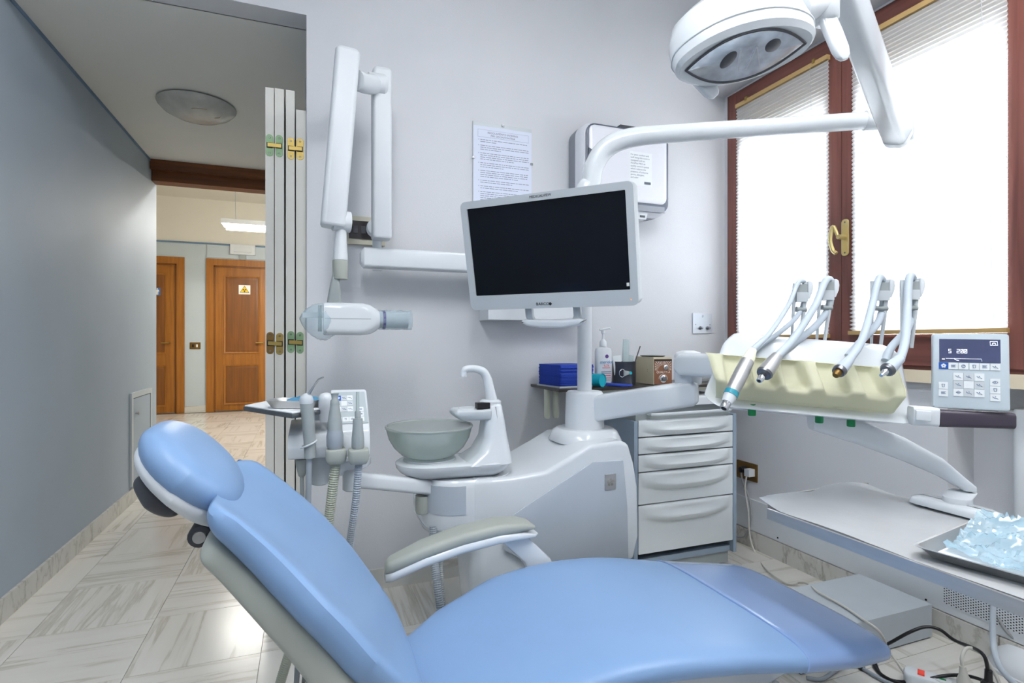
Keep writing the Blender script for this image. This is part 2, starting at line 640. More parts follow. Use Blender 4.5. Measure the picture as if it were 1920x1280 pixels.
# handle on the right-hand sash stile
hy, hz = YM - .030, 1.435
ha = PX(1584, 445, XW - .006)
hy, hz = ha.y, ha.z
bm = prism(nb(), rrect(.034, .155, .015, 6), axis_matrix((XW - .0005, hy, hz), (-1, 0, 0), (0, 1, 0)), .006)
hplate = obj('handle_plate', bm, 'brass_light', win, bev=.0015, seg=1)
bm = tube(nb(), [(XW - .005, hy, hz), (XW - .045, hy, hz)], .010, 12)
obj('handle_neck', bm, 'brass_light', hplate)
bm = tube(nb(), [(XW - .042, hy + .004, hz + .006), (XW - .046, hy + .020, hz + .045), (XW - .050, hy + .026, hz + .03), (XW - .052, hy + .030, hz - .01), (XW - .048, hy + .022, hz - .052), (XW - .045, hy + .008, hz - .068)], [.006, .009, .0085, .008, .008, .0085], 10, 5)
obj('handle_lever', bm, 'brass_light', hplate)
for dz in (.064, -.064):
    obj('screw', lathe(nb(), [(.004, 0), (.003, .002)], axis_matrix((XW - .006, hy, hz + dz), (-1, 0, 0)), 10), 'steel_dark', hplate)

struct('trim_8', bx(XR + .10, XR + .13, WY0 - .1, YB, 2.06, 2.5), 'gold_rail', label='raised roller shutter edge outside the window', smooth=0)
# ---- pleated blinds
bl = bpy.data.materials.new('blind_fabric')
bl.use_nodes = True
nt = bl.node_tree
nt.nodes.remove(nt.nodes['Principled BSDF'])
df = nt.nodes.new('ShaderNodeBsdfDiffuse'); ts = nt.nodes.new('ShaderNodeBsdfTranslucent')
nz = nt.nodes.new('ShaderNodeTexNoise'); nz.inputs['Scale'].default_value = 90
rp = nt.nodes.new('ShaderNodeValToRGB')
rp.color_ramp.elements[0].color = (.80, .80, .79, 1); rp.color_ramp.elements[1].color = (.88, .88, .88, 1)
nt.links.new(nz.outputs['Fac'], rp.inputs[0])
nt.links.new(rp.outputs[0], df.inputs[0]); nt.links.new(rp.outputs[0], ts.inputs[0])
mx = nt.nodes.new('ShaderNodeMixShader'); mx.inputs[0].default_value = .55
nt.links.new(df.outputs[0], mx.inputs[1]); nt.links.new(ts.outputs[0], mx.inputs[2])
nt.links.new(mx.outputs[0], nt.nodes['Material Output'].inputs[0])
MATS['blind_fabric'] = bl
for n, (ya, yb, zb, cordy) in enumerate(((sashes[0][0] - .012, sashes[0][1] + .012, 1.082, sashes[0][0] + .03), (sashes[1][0] - .004, sashes[1][1] + .012, 1.094, sashes[1][0] + .025))):
    t = thing('pleated_blind', ('narrower looking white pleated blind on the window leaf nearer the corner', 'wide looking white pleated blind on the window leaf with the brass handle')[n], 'blind', (XW, (ya + yb) / 2, zb), 'pleated window blinds')
    zt = WZ1 - .103
    pitch = .0165
    k = int((zt - zb) / pitch)
    rows = []
    bm = nb()
    ny = 14
    for i in range(2 * k + 1):
        z = zt - (zt - zb) * i / (2 * k)
        ragged = .0015 if i % 2 else 0
        dep = .009 if i % 2 else -.004
        if n == 1 and z < 1.25: ragged *= 7
        rows.append([bm.verts.new((XW - .010 - dep * .55, ya + (yb + ragged - ya) * j / ny, z)) for j in range(ny + 1)])
    for a, b in zip(rows, rows[1:]):
        for j in range(ny):
            bm.faces.new((a[j], a[j + 1], b[j + 1], b[j]))
    obj('pleated_fabric', bm, bl, t, smooth=0)
    obj('top_rail', bx(XW - .022, XW - .002, ya, yb, zt, zt + .02), 'gold_rail', t, bev=.002)
    obj('bottom_rail', bx(XW - .022, XW - .004, ya - .002, yb + .012, zb - .016, zb), 'gold_rail', t, bev=.002)
    for yc in (ya + .06, yb - .08):
        obj('bracket', bx(XW - .026, XW - .002, yc, yc + .012, zt + .012, zt + .03), 'brass', t, bev=.001)
    obj('cord', tube(nb(), [(XW - .024, cordy + .04, zt), (XW - .025, cordy, zb + .01)], .0009, 6), 'light_grey', t)

# ---- radiator in the niche
rt = thing('radiator', 'white column radiator in the niche under the window', 'radiator', (XR + .06, .8, .3))
for i in range(7):
    yc = 1.075 - i * .075
    obj('column', prism(nb(), rrect(.085, .055, .022, 5), Matrix.Translation((XR + .085, yc, .27)), .56), 'white_satin', rt, bev=.008)
obj('valve', lathe(nb(), [(.012, 0), (.012, .03), (.008, .034), (.008, .05)], axis_matrix((XR + .08, 1.10, .81), (0, 1, 0)), 14), 'white_satin', rt)

# ---- access hatch on the left wall
a0, a1 = PX(246, 738, XL), PX(283, 738, XL)
ht = thing('access_hatch', 'small grey metal access hatch low in the left corridor wall', 'hatch', (XL, 4.4, .1))
y0, y1 = 4.15, 4.64
bm = nb()
for q in ((XL, XL + .014, y0, y0 + .035, .11, .715), (XL, XL + .014, y1 - .035, y1, .11, .715), (XL, XL + .014, y0 + .035, y1 - .035, .68, .715), (XL, XL + .014, y0 + .035, y1 - .035, .11, .145)):
    box(bm, *q)
obj('frame', bm, 'light_grey', ht, smooth=0)
lf = obj('leaf', bx(XL, XL + .01, y0 + .04, y1 - .04, .15, .675), 'wall_satin', ht, bev=.002, seg=1)
obj('knob', lathe(nb(), [(.006, 0), (.006, .01), (.012, .014), (.012, .022), (.004, .026)], axis_matrix((XL + .01, y0 + .10, .575), (1, 0, 0)), 14), 'steel', lf)

# ---- far doors
def far_door(n, a, b, label, sign):
    d = bpy.data.objects.new('door_%d' % n, None)
    reg(d, None, Matrix.Translation(((a + b) / 2, YE, 0)))
    tag(d, label, 'door', kind='structure')
    w = .1
    y0, y1 = YE - .05, YE + .02
    fr = obj('door_frame', box(box(bx(a, a + w, y0, y1, 0, 2.285), b - w, b, y0, y1, 0, 2.285), a + w, b - w, y0, y1, 2.285 - w, 2.285), 'wood_oak', d, bev=.008)
    obj('stop', box(box(bx(a + w, a + w + .02, y0 + .02, y1, 0, 2.185), b - w - .02, b - w, y0 + .02, y1, 0, 2.185), a + w, b - w, y0 + .02, y1, 2.165, 2.185), 'wood_oak_dark', fr)
    la, lb = a + w + .02, b - w - .02
    yl = YE - .01
    lf = obj('leaf', bx(la, lb, yl, YE + .03, .008, 2.165), 'wood_oak', d)
    for (z0, z1) in ((.87, 2.04), (.10, .70)):
        pa, pb = la + .115, lb - .115
        bm = loft(nb(), [[Vector((x, yl - .002 - dy, z)) for x, z in ((pa + i, z0 + i), (pb - i, z0 + i), (pb - i, z1 - i), (pa + i, z1 - i))] for i, dy in ((0, .012), (.018, .006), (.022, -.001))], cap=False)
        obj('moulding', bm, 'wood_oak', lf)
        bm = loft(nb(), [[Vector((x, yl - dy, z)) for x, z in ((pa + i, z0 + i), (pb - i, z0 + i), (pb - i, z1 - i), (pa + i, z1 - i))] for i, dy in ((.022, .0005), (.05, .006), (.052, .006))])
        obj('panel', bm, 'wood_oak_dark', lf)
    obj('handle', tube(nb(), [(lb - .07 * sign if sign > 0 else la + .07, yl, 1.03), (lb - .07, yl - .05, 1.03), (lb - .17, yl - .05, 1.03)], .009, 10), 'brass', lf)
    return d
door1 = far_door(1, DX[0][0], DX[0][1], 'brown panelled door with blue toilet sign at the far left', 1)
door2 = far_door(2, DX[1][0], DX[1][1], 'brown panelled door with yellow radiation sign at the end of the lobby', 1)
mat('sign_blue', rgb(70, 110, 170), .5)
mat('sign_white', rgb(232, 232, 226), .5)
mat('sign_yellow', rgb(246, 200, 10), .5)
# toilet sign (flat plate with two figures)
c = PY(291, 546, YE - .018)
t = thing('toilet_sign', 'blue and white pictogram sign on the far left door', 'sign', (c.x, c.y, c.z - .055))
obj('plate', bx(c.x - .09, c.x + .065, c.y, c.y + .003, c.z - .055, c.z + .055), 'sign_blue', t, smooth=0)
for dx, k in ((-.045, 1), (.03, 0)):
    xx = c.x + dx - .004
    bm = nb()
    M = axis_matrix((xx, c.y - .0005, c.z), (0, -1, 0), (1, 0, 0))
    lathe(bm, [(.009, 0), (.009, .001)], M @ Matrix.Translation((0, .036, 0)), 12)
    body = [(-.02, .024), (.02, .024), (.024, -.008), (.018, -.008), (.013, .012), (.012, -.046), (.002, -.046), (.002, -.012), (-.002, -.012), (-.002, -.046), (-.012, -.046), (-.013, .012), (-.018, -.008), (-.024, -.008)] if k == 0 else [(-.014, .024), (.014, .024), (.026, -.006), (.02, -.008), (.012, .008), (.02, -.02), (.009, -.02), (.009, -.046), (.002, -.046), (.002, -.02), (-.002, -.02), (-.002, -.046), (-.009, -.046), (-.009, -.02), (-.02, -.02), (-.012, .008), (-.02, -.008), (-.026, -.006)]
    prism(bm, body, M, .001)
    obj('pictogram', bm, 'sign_white', t, smooth=0)
# radiation sign
c = PY(458.5, 543, YE - .018)
t = thing('radiation_sign', 'white square sign with yellow radiation triangle on right far door', 'sign', (c.x, c.y, c.z - .07))
obj('plate', bx(c.x - .08, c.x + .08, c.y, c.y + .003, c.z - .07, c.z + .07), 'sign_white', t, smooth=0)
M = axis_matrix((c.x, c.y - .0006, c.z), (0, -1, 0), (1, 0, 0))
tri = [(0, .062), (-.066, -.045), (.066, -.045)]
obj('triangle_border', prism(nb(), tri, M, .0006), 'black_plastic', t, smooth=0)
obj('triangle', prism(nb(), [(x * .86, y * .86 - .001) for x, y in tri], M @ Matrix.Translation((0, 0, .0008)), .0006), 'sign_yellow', t, smooth=0)
bm = nb()
M2 = M @ Matrix.Translation((0, -.010, .0018))
lathe(bm, [(.005, 0), (.005, .0005)], M2, 10)
for a in (30, 150, 270):
    pts = [(.008 * cos(radians(a - 30)), .008 * sin(radians(a - 30)))] + [(.027 * cos(radians(a + d)), .027 * sin(radians(a + d))) for d in (-30, -15, 0, 15, 30)] + [(.008 * cos(radians(a + 30)), .008 * sin(radians(a + 30)))]
    prism(bm, pts, M2, .0005)
obj('trefoil', bm, 'black_plastic', t, smooth=0)
# lobby wall fittings
c = PY(366, 648, YE - .02)
t = thing('lobby_switch', 'small bronze switch plate between the two far doors', 'switch', (c.x, c.y, c.z - .05))
obj('plate', bx(c.x - .07, c.x + .07, c.y - .008, c.y, c.z - .05, c.z + .05), 'bronze_plate', t, bev=.003)
obj('socket', bx(c.x - .04, c.x - .015, c.y - .010, c.y - .007, c.z - .02, c.z + .02), 'black_plastic', t)
obj('rocker', bx(c.x + .012, c.x + .036, c.y - .011, c.y - .007, c.z - .02, c.z + .02), 'sign_white', t, bev=.002)
c = PY(456, 469, YE - .04)
t = thing('emergency_light', 'white emergency light above the radiation door', 'light', (c.x, c.y, c.z - .08))
bd = obj('body', bx(c.x - .17, c.x + .17, c.y - .06, c.y, c.z - .075, c.z + .075), 'white_satin', t, bev=.02, seg=3)
obj('lens', bx(c.x - .12, c.x + .12, c.y - .072, c.y - .055, c.z - .04, c.z + .04), 'white_gloss', t, bev=.008)
obj('indicator', bx(c.x - .04, c.x + .04, c.y - .05, c.y, c.z - .15, c.z - .08), 'grey_plastic', t, bev=.006)

# ---- pendant fluorescent lamp maker (lobby: one in view; surgery: over the chair, out of frame)
def pendant(center, length, tubemat, label, axis='X', ceil=3.17):
    cx, cy, cz = center
    t = thing('pendant_lamp', label, 'lamp', (cx, cy, cz))
    R = Matrix.Translation(center) @ (Matrix.Rotation(pi / 2, 4, 'Z') if axis == 'Y' else Matrix.Identity(4))
    l = length / 2
    obj('housing', bx(-l, l, -.14, .14, .03, .085), 'white_satin', t, bev=.008, M=R)
    for s in (-1, 1):
        obj('tube', bx(-l + .03, l - .03, s * .085 - .028, s * .085 + .028, -.004, .0295), tubemat, t, bev=.01, M=R)
        obj('suspension_wire', tube(nb(), [(s * (l - .14), 0, .085), (s * (l - .14), 0, ceil - cz)], .002, 6), 'steel', t, M=R)
    obj('power_cord', tube(nb(), [(-l + .14, .01, ceil - cz), (-l + .145, .012, .12), (-l + .2, .01, .115), (-l + .3, .01, .10), (-l + .38, .01, .085)], .005, 8, 5), 'white_satin', t, M=R)
    return t
pendant((-.20, 7.3, 2.41), 1.5, 'tube_light_lobby', 'white twin-tube pendant lamp hanging in the lobby')
pendant((.55, 5.7, 2.75), 1.5, 'tube_light_lobby', 'white twin-tube pendant lamp at the near right side of the lobby')
pendant((1.30, .10, 2.72), 1.5, 'tube_light', 'white twin-tube pendant lamp hanging over the tray side of the dental chair', 'Y', ZC)
pendant((-.10, .10, 2.72), 1.5, 'tube_light', 'white twin-tube pendant lamp hanging over the corridor side of the dental chair', 'Y', ZC)

# ---- corridor ceiling lamp
c = PZ(370, 210, ZK - .04)
t = thing('ceiling_lamp', 'round frosted glass dish lamp on the corridor ceiling', 'lamp', (c.x, c.y, ZK - .09))
gm = mat('dish_glass', rgb(200, 198, 190), .25, noise=.12, scale=14, bump=.6, bscale=60)
dish = obj('glass_dish', lathe(nb(), [(.005, -.085), (.06, -.082), (.12, -.068), (.17, -.042), (.195, -.016), (.198, -.008), (.19, -.006), (.16, -.02)], Matrix.Translation((c.x, c.y, ZK)), 40), gm, t)
obj('ceiling_rose', lathe(nb(), [(.07, -.03), (.07, 0)], Matrix.Translation((c.x, c.y, ZK)), 24), 'white_satin', t)
obj('decor_ring', tube(nb(), [(c.x + .05 + .075 * cos(a), c.y - .08 + .06 * sin(a), ZK - .079 + .012 * abs(sin(a / 2))) for a in [i * 2 * pi / 24 for i in range(20)]], .0016, 6), 'gold_rail', dish)

# ---- folding door stack
fd = bpy.data.objects.new('door_3', None)
reg(fd, None, Matrix.Translation((-.08, 2.6, 0)))
tag(fd, 'white folding door folded back against the opening with brass hinges', 'door', kind='structure')
mat('door_white', rgb(212, 210, 203), .42, noise=.015)
us = [(497.5, 513.5), (515, 532.5), (536, 552.5), (555, 573.5)]
yd = 2.385
pan = []
for n, (ua, ub) in enumerate(us):
    xa, xb = PY(ua, 640, yd).x, PY(ub, 640, yd).x
    top = PY(ua, (163, 165, 168, 205)[n], yd).z
    pan.append(obj('door_panel', bx(xa, xb, yd, yd + .52, .012, top), 'door_white', fd, bev=.002, seg=1))
def hinge(ua, ub, v, m1, m2):
    for k, (u, mm) in enumerate(((ua, m1), (ub, m2))):
        p = PY(u, v + k * 1.5, yd)
        pl = obj('hinge', prism(nb(), rrect(.027, .088, .013, 6), axis_matrix((p.x, yd + .0003, p.z), (0, -1, 0), (1, 0, 0)), .0022), mm, fd, bev=.0006, seg=1)
        obj('recess', bx(p.x - .011, p.x + .011, yd - .0026, yd - .002, p.z - .011, p.z + .011), 'black_plastic', pl, smooth=0)
        for dz in (.031, -.031):
            obj('screw', lathe(nb(), [(.0042, 0), (.0034, .0012), (.001, .0008)], axis_matrix((p.x, yd - .0018, p.z + dz), (0, -1, 0)), 10), 'steel_dark', pl)
    a, b = PY(ua, v, yd), PY(ub, v + 1.5, yd)
    obj('hinge_link', loft(nb(), [[Vector((x, yd - .004 - d, z + s)) for s, d in ((-.008, 0), (.008, 0), (.008, .004), (-.008, .004))] for x, z in ((a.x - .008, a.z), ((a.x + b.x) / 2, (a.z + b.z) / 2), (b.x + .008, b.z))]), 'brass', fd, bev=.001, seg=1)
hinge(505.5, 523.5, 272.5, 'brass_green', 'brass_green')
hinge(545.5, 562.5, 278.5, 'brass', 'brass')
hinge(506.5, 524.5, 643, 'bronze_plate', 'brass')
hinge(545.5, 562.5, 641, 'brass_green', 'brass_green')
# ------------------------------------------------------------------ dental chair
CY = 1.12


def pad(bm, path, wtab, ttab, dtab, n=40, ring=40, ex=2.8, endp=2.6, ends=(.06, .06), cyf=None, bolster=2.2):
    """upholstered pad: path = (x,z) points along the length, width / thickness / dish tables over s"""
    pts = catmull([Vector((x, 0, z)) for x, z in path], 10)
    L = [0]
    for a, b in zip(pts, pts[1:]):
        L.append(L[-1] + (b - a).length)
    tot = L[-1]

    def at(s):
        d = s * tot
        for i in range(len(L) - 1):
            if d <= L[i + 1] or i == len(L) - 2:
                t = (d - L[i]) / max(1e-9, L[i + 1] - L[i])
                p = pts[i].lerp(pts[i + 1], t)
                j0, j1 = max(0, i - 3), min(len(pts) - 1, i + 4)
                tg = (pts[j1] - pts[j0]).normalized()
                return p, tg
    rings = []
    ss = []
    e0, e1 = ends
    for i in range(11):
        ss.append(e0 / tot * (1 - cos(pi / 2 * i / 10)))
    for i in range(1, n):
        ss.append(e0 / tot + (1 - (e0 + e1) / tot) * i / n)
    for i in range(11):
        ss.append(1 - e1 / tot * (1 - cos(pi / 2 * (10 - i) / 10)))
    for s in ss:
        p, tg = at(s)
        nm = Vector((-tg.z, 0, tg.x))
        if nm.z < 0: nm = -nm
        k = 1.0
        d = s * tot
        if d < e0: k = (1 - (1 - d / e0) ** endp) ** (1 / endp)
        if tot - d < e1: k = (1 - (1 - (tot - d) / e1) ** endp) ** (1 / endp)
        k = max(k, .02)
        w, t, di = interp(wtab, s), interp(ttab, s), interp(dtab, s)
        kw = 1 - (1 - k) * min(1, 2 * e0 / w) if d < e0 else (1 - (1 - k) * min(1, 2 * e1 / w) if tot - d < e1 else 1)
        r = []
        cy = cyf(p.x) if cyf else CY
        for j in range(ring):
            a = 2 * pi * j / ring
            c, sn = cos(a), sin(a)
            la = (w / 2) * kw * math.copysign(abs(c) ** (2 / ex), c)
            th = (t / 2) * k * math.copysign(abs(sn) ** (2 / ex), sn)
            x = abs(la) / (w / 2)
            if sn > 0:
                th -= di * k * (1 - min(1, x) ** bolster)
            r.append(Vector((p.x, cy + la, p.z)) + nm * th)
        rings.append(r)
    return loft(bm, rings)


chair = thing('dental_chair', 'light blue upholstered reclining dental chair in the foreground', 'chair', (.6, CY, 0))
# backrest
bpath = [(-.138, .800), (-.06, .722), (.04, .605), (.12, .49), (.19, .375)]
bk = obj('backrest', pad(nb(), bpath, [(0, .40), (.15, .43), (.42, .495), (.62, .495), (.82, .44), (1, .36)], [(0, .09), (.3, .105), (1, .115)], [(0, .052), (.3, .046), (.7, .036), (1, .020)], ends=(.05, .08), bolster=3.6), 'chair_blue', chair)
# backrest shell (white moulding behind the pad)
spath = [(x - .043, z - .037) for x, z in bpath]
obj('back_shell', pad(nb(), [(spath[0][0] + .03, spath[0][1] - .03)] + spath[1:] + [(.20, .30)], [(0, .36), (.3, .43), (.55, .47), (.8, .43), (1, .36)], [(0, .05), (.5, .075), (1, .09)], [(0, 0), (1, 0)], ends=(.03, .03), ex=4.5), 'warm_grey', chair)
# headrest
hx = Vector((-.243, 0, .885)); hx2 = Vector((-.133, 0, .770))
ax = (hx2 - hx).normalized()
up_ = Vector((-ax.z, 0, ax.x))
if up_.z < 0: up_ = -up_
hp_path = [(hx.x - ax.x * .02, hx.z - ax.z * .02), ((hx.x + hx2.x) / 2 , (hx.z + hx2.z) / 2 ), (hx2.x + ax.x * .02, hx2.z + ax.z * .02)]
hd = obj('headrest', pad(nb(), hp_path, [(0, .24), (.5, .275), (1, .235)], [(0, .085), (.5, .095), (1, .085)], [(0, .006), (.5, .012), (1, .006)], n=24, ends=(.085, .085), ex=2.4, endp=2.2), 'chair_blue', chair)
sh = [(x - up_.x * .026 + ax.x * .012, z - up_.z * .026 + ax.z * .012) for x, z in hp_path]
obj('headrest_shell', pad(nb(), sh, [(0, .22), (.5, .262), (1, .21)], [(0, .06), (1, .06)], [(0, 0), (1, 0)], n=20, ends=(.08, .08), ex=2.4, endp=2.2), 'white_satin', hd)
mid = (hx + hx2) / 2
kc = Vector((mid.x, CY - .02, mid.z)) - up_ * .058 + ax * .004
obj('tilt_lever', pad(nb(), [(kc.x - ax.x * .055, kc.z - ax.z * .055), (kc.x - up_.x * .008, kc.z - up_.z * .008), (kc.x + ax.x * .035, kc.z + ax.z * .035)], [(0, .10), (.5, .13), (1, .10)], [(0, .03), (.5, .04), (1, .03)], [(0, 0), (1, 0)], n=14, ring=24, ends=(.02, .02), cyf=lambda x: CY - .02), 'dark_grey', hd)
hc = Vector((hx2.x, CY, hx2.z)) - up_ * .062 + ax * .010
bm = rod(nb(), hc + Vector((0, -.075, 0)), hc + Vector((0, .075, 0)), .019, 18)
obj('hinge_knuckle', bm, 'dark_grey', hd, bev=.003)
obj('hinge_cap', lathe(nb(), [(.011, 0), (.010, .004)], axis_matrix(hc + Vector((0, -.075, 0)), (0, -1, 0)), 16), 'steel', hd)
bm = prism_xz(nb(), [(hc.x - .004, hc.z + .008), (hc.x + .085, hc.z - .035), (hc.x + .085, hc.z - .055), (hc.x - .004, hc.z - .012)], CY - .05, CY + .05)
obj('headrest_bar', bm, 'dark_grey', chair, bev=.004)
# seat
def seat_cy(x):
    return CY - .045 * max(0, x - .45) / .75
spts = [(.135, .325), (.22, .352), (.36, .390), (.56, .424), (.76, .420), (.97, .385), (1.20, .350)]
seat = obj('seat', pad(nb(), spts[:6], [(0, .16), (.08, .27), (.22, .40), (.40, .50), (.75, .54), (1, .53)], [(0, .08), (.5, .085), (1, .075)], [(0, .01), (.3, .020), (.7, .012), (1, .004)], n=44, ends=(.09, .004), cyf=seat_cy, ex=3.0, endp=2.0), 'chair_blue', chair)
cvm = mat('clear_cover', rgb(126, 153, 197), .2, noise=.02, coat=.6, scale=5)
fc = obj('foot_cover', pad(nb(), [(.955, .3885), (1.03, .377), (1.12, .366), (1.238, .354)], [(0, .536), (.5, .520), (.9, .490), (1, .45)], [(0, .0785), (.6, .075), (1, .066)], [(0, .003), (1, 0)], n=16, ends=(.003, .045), cyf=seat_cy, ex=3.0, endp=2.2), cvm, chair, label='clear plastic cover over the foot end')
# seat underframe + base
bm = nb()
rings = []
for x, zt, zb, w in ((.16, .335, .27, .20), (.30, .35, .22, .36), (.5, .37, .20, .42), (.75, .375, .24, .40), (.98, .345, .29, .36), (1.10, .335, .30, .30)):
    cy = seat_cy(x)
    rings.append([Vector((x, cy + sx * w / 2, z)) for sx, z in ((-1, zb + .03), (-.85, zb), (.85, zb), (1, zb + .03), (1, zt), (-1, zt))])
obj('seat_shell', loft(bm, rings), 'white_gloss', chair, bev=.01, seg=2)
bm = nb()
loft(bm, [[Vector((x, CY - .02 + y, z)) for x, y in rrect(a, b, .08, 5, cx)] for z, a, b, cx in ((.0, .75, .46, .58), (.05, .75, .46, .58), (.075, .70, .42, .58))])
obj('base_plate', bm, 'white_gloss', chair, bev=.006)
bm = loft(nb(), [[Vector((x, CY - .02 + y, z)) for x, y in rrect(a, b, .06, 5, cx)] for z, a, b, cx in ((.07, .40, .24, .46), (.16, .34, .22, .50), (.26, .40, .24, .54))])
obj('lift_column', bm, 'light_grey', chair)
# foot end link visible under the pad
bm = prism_xz(nb(), [(.62, .32), (.95, .30), (1.02, .27), (.98, .23), (.66, .22)], CY - .30, CY - .06)
obj('side_cover', bm, 'white_satin', chair, bev=.02, seg=3)
# armrest on the far side
ya, yb = 1.375, 1.445
def arm_ring(x, z, w, t):
    return [Vector((x, 1.41 + y, z + zz)) for y, zz in rrect(w, t, min(w, t) * .42, 4)]
apath = [(x_ + .02, z_ - .018, w_, t_) for x_, z_, w_, t_ in [(.165, .485, .03, .03), (.18, .492, .058, .034), (.26, .520, .075, .034), (.36, .543, .085, .034), (.46, .556, .09, .032), (.53, .556, .086, .022), (.565, .551, .07, .010)]]
obj('armrest_pad', loft(nb(), [arm_ring(x, z + .006, w, t) for x, z, w, t in apath]), 'warm_grey', chair, smooth=60)
obj('armrest_support', loft(nb(), [arm_ring(x, z - .016, w * 1.03, t * .8) for x, z, w, t in apath + [(.600, .531, .04, .006)]]), 'white_gloss', chair, smooth=60)
bm = loft(nb(), [[Vector((x + dx, 1.41 + dy, z)) for dx, dy in ((-w, -.02), (w, -.02), (w, .02), (-w, .02))] for x, z, w in ((.47, .545, .045), (.53, .51, .04), (.60, .44, .04), (.64, .36, .045), (.64, .26, .05))])
obj('armrest_bracket', bm, 'white_gloss', chair, bev=.008)
# ------------------------------------------------------------------ dental unit (floor standing body with column)
def frosted(name, col, clear):
    m = bpy.data.materials.new(name)
    m.use_nodes = True
    nt = m.node_tree
    L_ = nt.links.new
    nt.nodes.remove(nt.nodes['Principled BSDF'])
    nz = nt.nodes.new('ShaderNodeTexNoise'); nz.inputs['Scale'].default_value = 40
    rp = nt.nodes.new('ShaderNodeValToRGB')
    rp.color_ramp.elements[0].color = tuple(c * .97 for c in col[:3]) + (1,); rp.color_ramp.elements[1].color = col
    L_(nz.outputs['Fac'], rp.inputs[0])
    d = nt.nodes.new('ShaderNodeBsdfDiffuse'); t = nt.nodes.new('ShaderNodeBsdfTranslucent')
    L_(rp.outputs[0], d.inputs[0]); L_(rp.outputs[0], t.inputs[0])
    a = nt.nodes.new('ShaderNodeMixShader'); a.inputs[0].default_value = .62
    L_(d.outputs[0], a.inputs[1]); L_(t.outputs[0], a.inputs[2])
    tr = nt.nodes.new('ShaderNodeBsdfTransparent')
    b = nt.nodes.new('ShaderNodeMixShader'); b.inputs[0].default_value = clear
    L_(a.outputs[0], b.inputs[1]); L_(tr.outputs[0], b.inputs[2])
    g = nt.nodes.new('ShaderNodeBsdfGlossy'); g.inputs['Roughness'].default_value = .06
    f = nt.nodes.new('ShaderNodeFresnel'); f.inputs[0].default_value = 1.45
    c = nt.nodes.new('ShaderNodeMixShader')
    L_(f.outputs[0], c.inputs[0]); L_(b.outputs[0], c.inputs[1]); L_(g.outputs[0], c.inputs[2])
    L_(c.outputs[0], nt.nodes['Material Output'].inputs[0])
    MATS[name] = m
    return m
frosted('bowl_glass', rgb(232, 248, 243), .50)
frosted('bowl_glass_thick', rgb(236, 246, 242), .3)
unit = thing('dental_unit', 'white floor standing dental unit with glossy grey side panel behind the chair', 'dental unit', (.75, 1.78, 0))
UY0, UY1 = 1.60, 1.95
prof = [(.47, .56), (.47, .60), (.475, .622), (.49, .625), (.60, .622), (.72, .632), (.80, .668), (.875, .706), (1.00, .712), (1.03, .70), (1.052, .63), (1.066, .55), (1.07, .38), (1.05, .30), (.74, .29), (.62, .46), (.50, .468), (.475, .475), (.47, .50)]
obj('body', prism_xz(nb(), prof, UY0, UY1), 'white_gloss', unit, bev=.028, seg=4, smooth=50)
# grey flush side panel, on the front face
pp = [PY(u, v, UY0) for u, v in ((956, 968), (1111, 866), (1168, 862), (1176, 950), (1178, 1050), (1000, 1060), (944, 1030))]
pan_ = prism(nb(), [(p.x, p.z) for p in pp], Matrix(((1, 0, 0, 0), (0, 0, -1, UY0 + .002), (0, 1, 0, 0), (0, 0, 0, 1))), .005)
sp = obj('side_panel', pan_, 'grey_gloss', unit, bev=.0025, seg=2)
c = PY(1144, 903, UY0 - .003)
bd = obj('badge', bx(c.x - .021, c.x + .021, UY0 - .006, UY0 - .002, c.z - .026, c.z + .026), 'steel', sp, bev=.003)
bm = nb()
for k in range(5):
    a = radians(90 + 72 * k)
    lathe(bm, [(.005, 0), (.0045, .001)], axis_matrix((c.x + .0095 * cos(a), UY0 - .006, c.z + .0095 * sin(a)), (0, -1, 0)), 10)
lathe(bm, [(.003, 0), (.003, .001)], axis_matrix((c.x, UY0 - .006, c.z), (0, -1, 0)), 10)
obj('badge_flower', bm, 'chrome', sp)['kind'] = 'stuff'
# grey corner inset under the spittoon
nose = rrect(.30, .347, .115, 10, .4865, (UY0 + UY1) / 2)
obj('nose', loft(nb(), [[Vector((.4865 + (x - .4865) * k, 1.775 + (y - 1.775) * k, z)) for x, y in nose] for z, k in ((.452, .90), (.458, .95), (.474, .985), (.4745, .975), (.4775, .975), (.478, .985), (.50, 1.0), (.60, 1.0), (.616, .985), (.6235, .95))]), 'white_gloss', unit, smooth=40)
ins = sorted([(x, y) for x, y in rrect(.304, .351, .117, 10, .4865, (UY0 + UY1) / 2) if x < .47 and y < 1.80], key=lambda p: math.atan2(p[1] - 1.775, p[0] - .4865) % (2 * pi))
ins.append((.452, UY0 - .0005))
obj('corner_inset', loft(nb(), [[Vector((.4865 + (x - .4865) * k, 1.775 + (y - 1.775) * k, z)) for k, z in ((.985, .522), (1.0, .522), (1.0, .609), (.985, .609))] for x, y in ins]), 'grey_gloss', unit, smooth=35)
